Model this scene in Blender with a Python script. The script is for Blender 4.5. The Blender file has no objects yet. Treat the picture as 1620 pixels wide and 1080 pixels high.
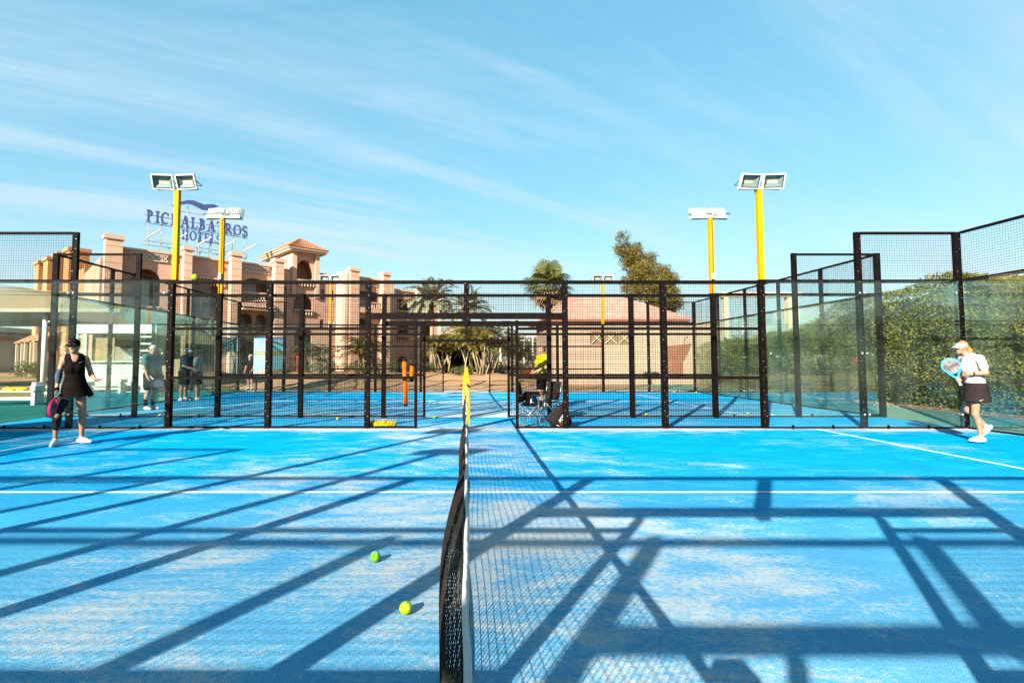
import bpy, math, random
import numpy as np
from mathutils import Vector, Matrix
from mathutils.geometry import tessellate_polygon

random.seed(7); RNG = np.random.default_rng(7)
SC = bpy.context.scene
COL = SC.collection
PI = math.pi

# ------------------------------------------------------------------ camera
PITCH = math.radians(3.0)
F, CX = 814.0, 738.0                        # focal length and principal column in photo pixels
CY = 572.0 - F*math.tan(PITCH)              # principal row: the horizon lies on row 572
CAM = Vector((0.0, -0.35, 1.352))
cd = bpy.data.cameras.new('camera'); cam = bpy.data.objects.new('camera', cd); COL.objects.link(cam)
cam.location = CAM; cam.rotation_euler = (PI/2 + PITCH, 0, 0)
cd.sensor_width = 36; cd.lens = F/1620*36; cd.shift_x = (810-CX)/1620; cd.shift_y = -(540-CY)/1620; cd.clip_start = 0.05; cd.clip_end = 3000
SC.camera = cam

# ------------------------------------------------------------------ sky and sun
SUNV = Vector((-1.155, -1.925, 1.0)).normalized()      # towards the sun
SUN_EL = math.asin(SUNV.z); SUN_AZ = math.atan2(SUNV.x, SUNV.y)
w = bpy.data.worlds.new('World'); SC.world = w; w.use_nodes = True
nt = w.node_tree; N = nt.nodes; L = nt.links
for n in list(N): N.remove(n)
def nd(t, **k):
    n = N.new(t)
    for a, b in k.items(): setattr(n, a, b)
    return n
out = nd('ShaderNodeOutputWorld'); bg = nd('ShaderNodeBackground'); bg.inputs[1].default_value = 0.050
sky = nd('ShaderNodeTexSky', sky_type='NISHITA'); sky.sun_disc = False
sky.sun_elevation = SUN_EL; sky.sun_rotation = SUN_AZ
sky.air_density = 1.0; sky.dust_density = 0.25; sky.ozone_density = 1.5; sky.altitude = 0
hs = nd('ShaderNodeHueSaturation'); hs.inputs['Hue'].default_value = 0.476; hs.inputs['Saturation'].default_value = 2.25; hs.inputs['Value'].default_value = 2.55
gm = nd('ShaderNodeGamma'); gm.inputs[1].default_value = 0.40      # evens out the step from zenith to horizon
L.new(sky.outputs[0], gm.inputs[0]); L.new(gm.outputs[0], hs.inputs['Color'])
tc = nd('ShaderNodeTexCoord'); sx = nd('ShaderNodeSeparateXYZ'); L.new(tc.outputs['Generated'], sx.inputs[0])
def mth(op, a, b=None, c=None):
    n = nd('ShaderNodeMath', operation=op)
    for i, v in enumerate((a, b, c)):
        if v is None: continue
        if isinstance(v, (int, float)): n.inputs[i].default_value = v
        else: L.new(v, n.inputs[i])
    return n.outputs[0]
zz = mth('MAXIMUM', sx.outputs['Z'], 0.0); zs = mth('ADD', zz, 0.16)
cx_ = mth('DIVIDE', sx.outputs['X'], zs); cy_ = mth('DIVIDE', sx.outputs['Y'], zs)
cb = nd('ShaderNodeCombineXYZ'); L.new(cx_, cb.inputs[0]); L.new(cy_, cb.inputs[1])
def cloud(ang, along, scale, lo, hi, det=9, rough=0.62, dist=0.5, off=(0, 0, 0)):
    """noise drawn out along one compass direction (ang from +x) of a flat cloud layer"""
    ca, sa_ = math.cos(ang), math.sin(ang)
    a = mth('MULTIPLY', mth('ADD', mth('MULTIPLY', cx_, ca), mth('MULTIPLY', cy_, sa_)), along)
    b = mth('SUBTRACT', mth('MULTIPLY', cy_, ca), mth('MULTIPLY', cx_, sa_))
    q = nd('ShaderNodeCombineXYZ'); L.new(mth('ADD', a, off[0]), q.inputs[0]); L.new(mth('ADD', b, off[1]), q.inputs[1]); q.inputs[2].default_value = off[2]
    n = nd('ShaderNodeTexNoise'); n.inputs['Scale'].default_value = scale; n.inputs['Detail'].default_value = det
    n.inputs['Roughness'].default_value = rough; n.inputs['Distortion'].default_value = dist
    L.new(q.outputs[0], n.inputs['Vector'])
    r = nd('ShaderNodeMapRange', interpolation_type='SMOOTHSTEP'); r.inputs['From Min'].default_value = lo; r.inputs['From Max'].default_value = hi
    L.new(n.outputs[0], r.inputs[0]); return r.outputs[0]
c1 = cloud(math.radians(24), 0.16, 0.9, 0.44, 0.66, off=(1.1, 3.3, 0))
c2 = cloud(math.radians(29), 0.10, 2.4, 0.48, 0.62, off=(2.0, 7.4, 0), dist=0.4)
c3 = cloud(math.radians(15), 0.5, 0.6, 0.34, 0.52, off=(4.1, 5.2, 0))
c4 = cloud(math.radians(33), 0.14, 6.0, 0.48, 0.64, off=(7.3, 1.4, 2.0), dist=0.6)
cl = mth('ADD', mth('MULTIPLY', c1, 0.27), mth('MULTIPLY', mth('MULTIPLY', mth('ADD', c2, mth('MULTIPLY', c4, 0.35)), c3), 0.48))
cl = mth('ADD', cl, 0.06)
haze = mth('MULTIPLY', mth('POWER', mth('SUBTRACT', 1.0, zz), 10.0), 0.22)       # pale air near the horizon
cl = mth('MINIMUM', mth('ADD', cl, haze), 0.92)
mx = nd('ShaderNodeMixRGB'); L.new(cl, mx.inputs[0]); L.new(hs.outputs[0], mx.inputs[1]); mx.inputs[2].default_value = (3.5, 4.3, 4.9, 1)
L.new(mx.outputs[0], bg.inputs[0]); L.new(bg.outputs[0], out.inputs[0])

sl = bpy.data.lights.new('sun', 'SUN'); sl.energy = 5.0; sl.angle = math.radians(0.53); sl.color = (1.0, 0.92, 0.80)
so = bpy.data.objects.new('sun', sl); COL.objects.link(so); so.rotation_euler = SUNV.to_track_quat('Z', 'Y').to_euler(); so.location = SUNV*60
SC.view_settings.view_transform = 'Standard'; SC.view_settings.look = 'None'; SC.view_settings.gamma = 1.0
SC.view_settings.exposure = 2.08; SC.view_settings.use_curve_mapping = False
SC.cycles.max_bounces = 8; SC.cycles.transparent_max_bounces = 40; SC.cycles.caustics_reflective = False; SC.cycles.caustics_refractive = False

# ------------------------------------------------------------------ helpers
def ray(x, y):
    xc = (x-CX)/F; yc = (CY-y)/F; c, s = math.cos(PITCH), math.sin(PITCH)
    return Vector((xc, c - s*yc, s + c*yc))
def at(x, y, depth):
    """world point on the ray of photo pixel x,y at a distance along the view axis"""
    r = ray(x, y); return CAM + r*(depth/r.y)
def gnd(x, y, z=0.0):
    r = ray(x, y); return CAM + r*((z-CAM.z)/r.z)

def tag(o, label=None, cat=None, group=None, kind=None):
    if label: o['label'] = label
    if cat: o['category'] = cat
    if group: o['group'] = group
    if kind: o['kind'] = kind
    return o
def empty(name, loc=(0, 0, 0), rz=0, parent=None):
    o = bpy.data.objects.new(name, None); COL.objects.link(o); o.location = loc; o.rotation_euler = (0, 0, rz)
    o.empty_display_size = 0.1
    if parent: o.parent = parent
    return o
def thing(name, label, cat, loc=(0, 0, 0), rz=0, group=None):
    return tag(empty(name, loc, rz), label, cat, group)
def link(name, me, mat, parent=None, loc=None, rot=None):
    o = bpy.data.objects.new(name, me); COL.objects.link(o)
    if mat is not None and len(me.materials) == 0: me.materials.append(mat)
    if parent: o.parent = parent
    if loc is not None: o.location = loc
    if rot is not None: o.rotation_euler = rot
    return o
def children(o): return [c for c in bpy.data.objects if c.parent == o]
def copy_tree(o, parent=None):
    c = o.copy(); COL.objects.link(c); c.parent = parent
    for ch in KIDS.get(o.name) or children(o): copy_tree(ch, c)
    return c
KIDS = {}

class MB:
    def __init__(s): s.v = []; s.f = []
    def add(s, vs, fs):
        b = len(s.v); s.v += [tuple(p) for p in vs]; s.f += [tuple(b+i for i in f) for f in fs]; return s
    def box(s, x0, x1, y0, y1, z0, z1):
        return s.add([(x0,y0,z0),(x1,y0,z0),(x1,y1,z0),(x0,y1,z0),(x0,y0,z1),(x1,y0,z1),(x1,y1,z1),(x0,y1,z1)],
                     [(3,2,1,0),(4,5,6,7),(0,1,5,4),(1,2,6,5),(2,3,7,6),(3,0,4,7)])
    def bar(s, p, q, wd, hd=None, up=(0, 0, 1)):
        """square bar from p to q"""
        p, q = Vector(p), Vector(q); hd = hd or wd; d = (q-p).normalized(); up = Vector(up)
        if abs(d.dot(up)) > 0.98: up = Vector((0, 1, 0))
        a = d.cross(up).normalized()*wd/2; b = a.cross(d).normalized()*hd/2
        vs = [p-a-b, p+a-b, p+a+b, p-a+b, q-a-b, q+a-b, q+a+b, q-a+b]
        return s.add(vs, [(3,2,1,0),(4,5,6,7),(0,1,5,4),(1,2,6,5),(2,3,7,6),(3,0,4,7)])
    def tube(s, pts, rad, n=8, caps=True):
        pts = [Vector(p) for p in pts]; m = len(pts)
        if not hasattr(rad, '__len__'): rad = [rad]*m
        vs = []; prev = None
        for i, p in enumerate(pts):
            d = (pts[min(i+1, m-1)] - pts[max(i-1, 0)]).normalized()
            if prev is None:
                prev = d.orthogonal().normalized()
            a = (prev - d*prev.dot(d)).normalized(); prev = a; b = d.cross(a)
            for k in range(n):
                t = 2*PI*k/n; vs.append(p + (a*math.cos(t) + b*math.sin(t))*rad[i])
        fs = [(i*n+k, i*n+(k+1) % n, (i+1)*n+(k+1) % n, (i+1)*n+k) for i in range(m-1) for k in range(n)]
        if caps: fs += [tuple(range(n-1, -1, -1)), tuple(range((m-1)*n, m*n))]
        return s.add(vs, fs)
    def prism(s, pts, fn, depth):
        """extrude outline pts (2D) from fn(a,b,0) to fn(a,b,depth)"""
        n = len(pts); vs = [fn(a, b, 0) for a, b in pts] + [fn(a, b, depth) for a, b in pts]
        tri = tessellate_polygon([[Vector((a, b, 0)) for a, b in pts]])
        fs = [tuple(t) for t in tri] + [tuple(n+i for i in reversed(t)) for t in tri] + [(i, n+i, n+(i+1) % n, (i+1) % n) for i in range(n)]
        return s.add(vs, fs)
    def lathe(s, prof, n=16, c=(0, 0, 0)):
        vs = [(c[0]+r*math.cos(2*PI*k/n), c[1]+r*math.sin(2*PI*k/n), c[2]+z) for r, z in prof for k in range(n)]
        fs = [(i*n+k, i*n+(k+1) % n, (i+1)*n+(k+1) % n, (i+1)*n+k) for i in range(len(prof)-1) for k in range(n)]
        return s.add(vs, fs)
    def mesh(s, name, smooth=False, fix=True):
        me = bpy.data.meshes.new(name); me.from_pydata(s.v, [], s.f); me.update()
        if fix:
            import bmesh
            bm = bmesh.new(); bm.from_mesh(me); bmesh.ops.recalc_face_normals(bm, faces=bm.faces); bm.to_mesh(me); bm.free()
        if smooth: me.shade_smooth()
        return me
    def build(s, name, mat, parent=None, smooth=False, loc=None, rot=None, bevel=0, fix=True):
        o = link(name, s.mesh(name, smooth, fix), mat, parent, loc, rot)
        if bevel:
            b = o.modifiers.new('bevel', 'BEVEL'); b.width = bevel; b.segments = 2; b.limit_method = 'ANGLE'
        return o
def B(*a): return MB().box(*a)
def npmesh(name, V, Q, smooth=False):
    """quads (or tris) from numpy arrays"""
    me = bpy.data.meshes.new(name); V = np.asarray(V, np.float32); Q = np.asarray(Q, np.int32); k = Q.shape[1]
    me.vertices.add(len(V)); me.vertices.foreach_set('co', V.ravel())
    me.loops.add(Q.size); me.loops.foreach_set('vertex_index', Q.ravel())
    me.polygons.add(len(Q)); me.polygons.foreach_set('loop_start', np.arange(0, Q.size, k, dtype=np.int32))
    me.update(calc_edges=True); me.validate()
    if smooth: me.shade_smooth()
    return me

# ------------------------------------------------------------------ materials
ALB = 0.555
def mat(name, col, rough=0.7, metal=0.0, var=0.0, scale=4.0, bump=0.0, bscale=40.0, spec=0.12, col2=None, detail=6, stretch=(1, 1, 1), trans=0.0):
    col = tuple(x*ALB for x in col); col2 = tuple(x*ALB for x in col2) if col2 else None
    m = bpy.data.materials.new(name); m.use_nodes = True; t = m.node_tree; n = t.nodes; l = t.links
    p = n['Principled BSDF']; p.inputs['Roughness'].default_value = rough; p.inputs['Metallic'].default_value = metal
    p.inputs['Specular IOR Level'].default_value = spec; c = tuple(col) + (1,); p.inputs['Base Color'].default_value = c
    m.diffuse_color = c
    if var or col2 or bump:
        tc = n.new('ShaderNodeTexCoord'); mp = n.new('ShaderNodeMapping'); mp.inputs['Scale'].default_value = stretch; l.new(tc.outputs['Object'], mp.inputs[0])
    if var or col2:
        nz = n.new('ShaderNodeTexNoise'); nz.inputs['Scale'].default_value = scale; nz.inputs['Detail'].default_value = detail; nz.inputs['Roughness'].default_value = 0.65
        l.new(mp.outputs[0], nz.inputs['Vector'])
        r = n.new('ShaderNodeValToRGB'); r.color_ramp.elements[0].position = 0.32; r.color_ramp.elements[1].position = 0.68
        if col2: a, b = tuple(col), tuple(col2)
        else: a, b = tuple(x*(1-var) for x in col), tuple(min(1, x*(1+var)) for x in col)
        r.color_ramp.elements[0].color = a + (1,); r.color_ramp.elements[1].color = b + (1,)
        l.new(nz.outputs[0], r.inputs[0]); l.new(r.outputs[0], p.inputs['Base Color'])
    if bump:
        nb = n.new('ShaderNodeTexNoise'); nb.inputs['Scale'].default_value = bscale; nb.inputs['Detail'].default_value = 5; l.new(mp.outputs[0], nb.inputs['Vector'])
        bp = n.new('ShaderNodeBump'); bp.inputs['Strength'].default_value = bump; bp.inputs['Distance'].default_value = 0.02
        l.new(nb.outputs[0], bp.inputs['Height']); l.new(bp.outputs[0], p.inputs['Normal'])
    if trans:
        tr = n.new('ShaderNodeBsdfTranslucent'); ad = n.new('ShaderNodeMixShader'); ad.inputs[0].default_value = trans
        if var or col2: l.new(r.outputs[0], tr.inputs[0])
        else: tr.inputs[0].default_value = c
        l.new(p.outputs[0], ad.inputs[1]); l.new(tr.outputs[0], ad.inputs[2]); l.new(ad.outputs[0], n['Material Output'].inputs[0])
    return m

M = {}
def turf_material(name, sand=0.5, edge=True):
    m = bpy.data.materials.new(name); m.use_nodes = True; t = m.node_tree; n = t.nodes; l = t.links
    p = n['Principled BSDF']; p.inputs['Roughness'].default_value = 0.95; p.inputs['Specular IOR Level'].default_value = 0.0
    tc = n.new('ShaderNodeTexCoord')
    def mp(sc, off=(0, 0, 0)):
        q = n.new('ShaderNodeMapping'); q.inputs['Scale'].default_value = sc; q.inputs['Location'].default_value = off; l.new(tc.outputs['Object'], q.inputs[0]); return q.outputs[0]
    def nz(v, s, d=6, r=0.65, ds=0.0):
        q = n.new('ShaderNodeTexNoise'); q.inputs['Scale'].default_value = s; q.inputs['Detail'].default_value = d; q.inputs['Roughness'].default_value = r; q.inputs['Distortion'].default_value = ds
        l.new(v, q.inputs['Vector']); return q.outputs[0]
    def mt(op, a, b=0.0, c=None):
        q = n.new('ShaderNodeMath'); q.operation = op
        for i, v in enumerate((a, b, c)):
            if v is None: continue
            if isinstance(v, (int, float)): q.inputs[i].default_value = v
            else: l.new(v, q.inputs[i])
        return q.outputs[0]
    def rng(v, a, b, lo=0.0, hi=1.0):
        q = n.new('ShaderNodeMapRange'); q.interpolation_type = 'SMOOTHSTEP'
        for i, x in zip((1, 2, 3, 4), (a, b, lo, hi)): q.inputs[i].default_value = x
        l.new(v, q.inputs[0]); return q.outputs[0]
    def mix(f, a, b):
        q = n.new('ShaderNodeMixRGB')
        for i, x in enumerate((f, a, b)):
            if isinstance(x, (int, float)): q.inputs[i].default_value = x
            elif isinstance(x, tuple): q.inputs[i].default_value = x + (1,)
            else: l.new(x, q.inputs[i])
        return q.outputs[0]
    big = nz(mp((0.8, 1.2, 1)), 0.42, 3, 0.5, 0.4)          # where players scuff sand to the surface
    mid = nz(mp((0.7, 1.5, 1), (3, 1, 0)), 2.2, 9, 0.72, 0.6)
    fine = nz(mp((1, 1.3, 1)), 26, 4, 0.7)
    grain = nz(mp((1, 1, 1)), 210, 2, 0.6)
    xyz = n.new('ShaderNodeSeparateXYZ'); l.new(tc.outputs['Object'], xyz.inputs[0])
    ax = mt('ABSOLUTE', xyz.outputs[0]); ay = mt('ABSOLUTE', xyz.outputs[1])
    wear = rng(ax, 4.2, 0.6, 0.0, 0.10)                      # sand lies thicker beside the net
    if edge: wear = mt('ADD', wear, rng(ay, 4.35, 4.95, 0.0, 0.22))
    s = mt('ADD', mt('MULTIPLY', big, 0.55), mt('MULTIPLY', mid, 0.62))
    s = mt('ADD', s, wear); s = mt('ADD', s, mt('MULTIPLY', mt('SUBTRACT', fine, 0.5), 0.42)); s = mt('ADD', s, mt('MULTIPLY', mt('SUBTRACT', grain, 0.5), 0.30))
    patch = rng(mt('ADD', s, rng(xyz.outputs[1], 0.5, -4.0, 0.0, 0.05)), 0.685-0.1*sand, 0.88-0.1*sand)
    patch = mt('MULTIPLY', patch, rng(grain, 0.36, 0.58, 0.35, 1.0))
    dust = mt('MULTIPLY', rng(grain, 0.44, 0.64), rng(fine, 0.36, 0.68, 0.02, 0.40))   # loose grains between the fibres everywhere
    near = rng(xyz.outputs[1], 1.4, -3.8, 0.0, 0.46)             # the entrance side carries more loose sand
    dust = mt('MULTIPLY', dust, rng(xyz.outputs[1], 3.2, -2.0, 0.12, 1.0))
    dust = mt('MINIMUM', mt('ADD', dust, mt('MULTIPLY', near, rng(grain, 0.38, 0.60, 0.25, 1.0))), 0.85)
    blue = mix(rng(mid, 0.3, 0.7), (0.0003, 0.215, 0.46), (0.001, 0.300, 0.53))
    blue = mix(rng(grain, 0.50, 0.36, 0.0, 0.40), blue, (0.0003, 0.095, 0.26))
    c = mix(dust, blue, (0.250, 0.385, 0.400))
    c = mix(patch, c, (0.44, 0.405, 0.35))
    l.new(c, p.inputs['Base Color'])
    bp = n.new('ShaderNodeBump'); bp.inputs['Strength'].default_value = 0.85; bp.inputs['Distance'].default_value = 0.007
    l.new(mt('ADD', grain, mt('MULTIPLY', fine, 0.8)), bp.inputs['Height']); l.new(bp.outputs[0], p.inputs['Normal'])
    return m
def glass_material(name, tint, refl=1.0):
    m = bpy.data.materials.new(name); m.use_nodes = True; t = m.node_tree; n = t.nodes; l = t.links
    n.remove(n['Principled BSDF']); o = n['Material Output']
    tr = n.new('ShaderNodeBsdfTransparent'); tr.inputs[0].default_value = tint + (1,)
    gl = n.new('ShaderNodeBsdfGlossy'); gl.inputs['Roughness'].default_value = 0.015; gl.inputs[0].default_value = (0.9, 1.0, 0.97, 1)
    fr = n.new('ShaderNodeFresnel'); fr.inputs[0].default_value = 1.45
    mu = n.new('ShaderNodeMath'); mu.operation = 'MULTIPLY'; mu.inputs[1].default_value = refl; mu.use_clamp = True; l.new(fr.outputs[0], mu.inputs[0])
    # dust film on the pane
    tc = n.new('ShaderNodeTexCoord'); nz = n.new('ShaderNodeTexNoise'); nz.inputs['Scale'].default_value = 1.3; nz.inputs['Detail'].default_value = 8; l.new(tc.outputs['Object'], nz.inputs['Vector'])
    rg = n.new('ShaderNodeMapRange'); rg.inputs[1].default_value = 0.40; rg.inputs[2].default_value = 0.75; rg.inputs[3].default_value = 0.001; rg.inputs[4].default_value = 0.012; l.new(nz.outputs[0], rg.inputs[0])
    df = n.new('ShaderNodeBsdfDiffuse'); df.inputs[0].default_value = (0.55, 0.72, 0.68, 1)
    m1 = n.new('ShaderNodeMixShader'); l.new(rg.outputs[0], m1.inputs[0]); l.new(tr.outputs[0], m1.inputs[1]); l.new(df.outputs[0], m1.inputs[2])
    m2 = n.new('ShaderNodeMixShader'); l.new(mu.outputs[0], m2.inputs[0]); l.new(m1.outputs[0], m2.inputs[1]); l.new(gl.outputs[0], m2.inputs[2])
    l.new(m2.outputs[0], o.inputs[0]); return m
def tile_material(name, c1, c2, row=0.3, wid=0.22):
    m = mat(name, c1, 0.85, var=0.2, scale=3, col2=c2, bump=0.2, bscale=30)
    return m

M['turf'] = turf_material('blue_turf', 0.55); M['turf2'] = turf_material('blue_turf_far', 0.35); M['walk'] = turf_material('blue_turf_walk', 0.1, False)
M['line'] = mat('white_line', (0.80, 0.82, 0.82), 0.9, var=0.10, scale=30, bump=0.3, bscale=200, spec=0.1)
M['sand'] = mat('sandy_soil', (0.40, 0.225, 0.115), 0.95, col2=(0.56, 0.34, 0.19), scale=0.5, bump=0.5, bscale=6, detail=10)
M['concrete'] = mat('pale_concrete', (0.55, 0.52, 0.47), 0.9, var=0.12, scale=2, bump=0.15)
M['teal'] = mat('teal_turf', (0.006, 0.16, 0.13), 0.95, var=0.25, scale=3, bump=0.4, bscale=150)
M['paleturf'] = mat('pale_green_turf', (0.20, 0.34, 0.25), 0.95, var=0.2, scale=2.5, bump=0.4, bscale=150)
M['grass'] = mat('dry_lawn', (0.20, 0.20, 0.05), 0.95, col2=(0.38, 0.30, 0.13), scale=3, bump=0.5, bscale=60)
M['pave'] = mat('pink_paving', (0.50, 0.25, 0.20), 0.9, var=0.15, scale=3)
M['truss'] = mat('galvanised_truss', (0.50, 0.50, 0.48), 0.5, 0.4)
M['black'] = mat('black_steel', (0.0080, 0.0052, 0.0045), 0.6, 0.0, var=0.5, scale=7, spec=0.03, bump=0.05, bscale=60)
M['wire'] = mat('black_wire', (0.007, 0.005, 0.004), 0.6, spec=0.05)
M['bolt'] = mat('zinc_bolt', (0.75, 0.74, 0.70), 0.3, 0.6)
M['yellow'] = mat('yellow_paint', (0.80, 0.315, 0.0005), 0.55, var=0.08, scale=2, spec=0.06)
M['white'] = mat('white_paint', (0.80, 0.79, 0.75), 0.5, var=0.05, scale=3)
M['alu'] = mat('aluminium', (0.72, 0.73, 0.74), 0.3, 0.9)
M['lampglass'] = mat('lamp_glass', (0.20, 0.32, 0.33), 0.12, spec=0.8)
M['led'] = mat('led_board', (0.62, 0.62, 0.40), 0.5)
M['lampin'] = mat('lamp_reflector', (0.20, 0.27, 0.27), 0.3, 0.2)
M['glass'] = glass_material('court_glass', (0.925, 0.972, 0.958), 0.5)
M['net'] = mat('black_netting', (0.022, 0.016, 0.012), 0.8, spec=0.2)
M['tape'] = mat('white_net_tape', (0.74, 0.75, 0.72), 0.8, var=0.08, scale=14, bump=0.4, bscale=25)
M['pad'] = mat('yellow_pad', (0.78, 0.42, 0.006), 0.6, var=0.08, scale=8)
M['ball'] = mat('yellow_felt', (0.56, 0.74, 0.03), 0.95, var=0.14, scale=40, bump=0.5, bscale=220, spec=0.05)
M['ballg'] = mat('green_felt', (0.20, 0.62, 0.02), 0.95, var=0.14, scale=40, bump=0.5, bscale=220, spec=0.05)
M['seam'] = mat('ball_seam', (0.80, 0.82, 0.70), 0.9)
M['orange'] = mat('orange_plastic', (0.82, 0.17, 0.005), 0.4, var=0.05)
M['rubber'] = mat('black_rubber', (0.015, 0.015, 0.015), 0.8)
M['terra'] = mat('terracotta_render', (0.72, 0.425, 0.290), 0.9, var=0.16, scale=0.6, bump=0.1, bscale=25)
M['terra2'] = mat('light_terracotta_render', (0.80, 0.525, 0.360), 0.9, var=0.08, scale=0.8, bump=0.1, bscale=25)
M['cream'] = mat('cream_render', (0.74, 0.60, 0.42), 0.9, var=0.06, scale=0.8)
M['pinkwall'] = mat('pale_pink_render', (0.50, 0.37, 0.26), 0.9, var=0.09, scale=0.9, bump=0.1)
M['orangewall'] = mat('orange_render', (0.62, 0.295, 0.12), 0.9, var=0.08, scale=0.6)
M['tile'] = tile_material('roof_tile', (0.50, 0.22, 0.12), (0.66, 0.36, 0.22))
M['tile2'] = tile_material('pale_roof_tile', (0.56, 0.33, 0.25), (0.70, 0.47, 0.38))
M['glassdark'] = mat('window_glass', (0.05, 0.065, 0.08), 0.08, spec=0.7)
M['curtain'] = mat('window_curtain', (0.55, 0.57, 0.58), 0.6, var=0.2, scale=2)
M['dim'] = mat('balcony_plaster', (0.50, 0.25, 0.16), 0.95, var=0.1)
M['lattice'] = mat('cream_lattice', (0.72, 0.60, 0.46), 0.9)
M['signblue'] = mat('blue_sign_letters', (0.085, 0.115, 0.31), 0.5, var=0.12, scale=2)
M['truss'] = mat('galvanised_truss', (0.50, 0.50, 0.48), 0.5, 0.4)
M['fabric'] = mat('beige_canopy', (0.30, 0.215, 0.105), 0.9, var=0.06, scale=0.5, trans=0.04)
M['beam'] = mat('weathered_beam', (0.36, 0.31, 0.23), 0.8, var=0.1)
M['bark'] = mat('bark', (0.16, 0.10, 0.06), 0.95, var=0.3, scale=8, bump=0.6, bscale=14)
M['palmbark'] = mat('palm_stem', (0.40, 0.31, 0.17), 0.9, var=0.3, scale=5, stretch=(1, 1, 4), bump=0.5, bscale=10)
def leafmat(n, a, b): return mat(n, a, 0.6, col2=b, scale=1.6, spec=0.25, trans=0.28, detail=4)
M['hedge'] = leafmat('hedge_leaf', (0.095, 0.105, 0.008), (0.29, 0.275, 0.030))
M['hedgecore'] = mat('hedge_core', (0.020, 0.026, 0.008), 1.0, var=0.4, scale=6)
M['palm'] = leafmat('palm_leaf', (0.12, 0.15, 0.035), (0.30, 0.30, 0.10))
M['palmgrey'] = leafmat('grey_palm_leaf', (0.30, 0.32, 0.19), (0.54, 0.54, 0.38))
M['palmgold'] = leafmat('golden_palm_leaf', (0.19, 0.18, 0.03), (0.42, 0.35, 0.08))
M['casu'] = leafmat('tree_needle', (0.110, 0.090, 0.014), (0.28, 0.215, 0.04))
M['shrub'] = leafmat('shrub_leaf', (0.07, 0.09, 0.025), (0.18, 0.19, 0.06))
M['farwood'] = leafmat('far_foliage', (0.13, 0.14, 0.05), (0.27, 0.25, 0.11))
M['dead'] = mat('dry_frond', (0.30, 0.21, 0.10), 0.9, var=0.3, scale=5)
M['skin'] = mat('skin', (0.50, 0.235, 0.135), 0.55, var=0.06, scale=12, spec=0.35)
M['skin2'] = mat('pale_skin', (0.52, 0.28, 0.18), 0.55, var=0.06, scale=12, spec=0.35)
M['clothblack'] = mat('black_cloth', (0.0075, 0.0055, 0.0055), 0.85, spec=0.04, var=0.3, scale=14, bump=0.25, bscale=25)
M['clothwhite'] = mat('white_cloth', (0.62, 0.575, 0.60), 0.85, var=0.04, scale=10, bump=0.3, bscale=18)
M['clothdark'] = mat('charcoal_cloth', (0.030, 0.021, 0.021), 0.85, spec=0.04, var=0.2, scale=12, bump=0.3, bscale=22)
M['clothteal'] = mat('teal_cloth', (0.07, 0.16, 0.19), 0.85, var=0.15, scale=9, bump=0.3, bscale=20)
M['clothnavy'] = mat('navy_cloth', (0.02, 0.035, 0.09), 0.85, var=0.15, scale=9)
M['clothyellow'] = mat('yellow_cloth', (0.62, 0.52, 0.01), 0.85, var=0.06, scale=9)
M['cloth_lblue'] = mat('pale_blue_cloth', (0.45, 0.66, 0.78), 0.85)
M['clothgrey'] = mat('grey_cloth', (0.25, 0.25, 0.23), 0.85, var=0.1)
M['brace'] = mat('knee_brace', (0.012, 0.012, 0.013), 0.6, var=0.3, scale=20, bump=0.3)
M['sleeve'] = mat('blue_grey_sleeve', (0.06, 0.085, 0.13), 0.8)
M['hairblond'] = mat('blond_hair', (0.40, 0.21, 0.07), 0.6, var=0.35, scale=30, stretch=(1, 1, 0.2))
M['hairbrown'] = mat('brown_hair', (0.14, 0.05, 0.02), 0.6, var=0.3, scale=30)
M['shoe'] = mat('white_shoe', (0.78, 0.76, 0.72), 0.6, var=0.05, scale=20)
M['sunglass'] = mat('dark_lens', (0.008, 0.008, 0.009), 0.1, spec=0.8)
M['lip'] = mat('lips', (0.45, 0.12, 0.10), 0.5)
M['pink'] = mat('pink_racket_paint', (0.72, 0.03, 0.12), 0.35)
M['cyan'] = mat('cyan_racket_paint', (0.03, 0.52, 0.66), 0.35)
M['racketface'] = mat('racket_print', (0.30, 0.28, 0.29), 0.5, col2=(0.03, 0.012, 0.015), scale=14)
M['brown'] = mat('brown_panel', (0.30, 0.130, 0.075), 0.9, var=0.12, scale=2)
M['wood'] = mat('lattice_wood', (0.30, 0.20, 0.10), 0.85, var=0.15)
M['signcyan'] = mat('sign_sky_print', (0.20, 0.60, 0.74), 0.5, col2=(0.52, 0.78, 0.82), scale=1.6)
M['signnavy'] = mat('sign_blue_frame', (0.06, 0.22, 0.45), 0.5)
M['signgold'] = mat('sign_gold_print', (0.62, 0.52, 0.12), 0.6, col2=(0.25, 0.33, 0.08), scale=9)
M['signred'] = mat('sign_red_print', (0.62, 0.10, 0.07), 0.6, col2=(0.75, 0.62, 0.45), scale=9)
M['red'] = mat('red_paint', (0.60, 0.02, 0.02), 0.5)
M['bluebin'] = mat('blue_plastic', (0.08, 0.32, 0.62), 0.5)
M['mesh_bag'] = mat('yellow_mesh_bag', (0.74, 0.55, 0.02), 0.7, var=0.25, scale=30)
M['bagblack'] = mat('black_bag_cloth', (0.022, 0.016, 0.016), 0.75, var=0.4, scale=40, bump=0.3)
M['strap'] = mat('white_label', (0.75, 0.74, 0.70), 0.7)

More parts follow.
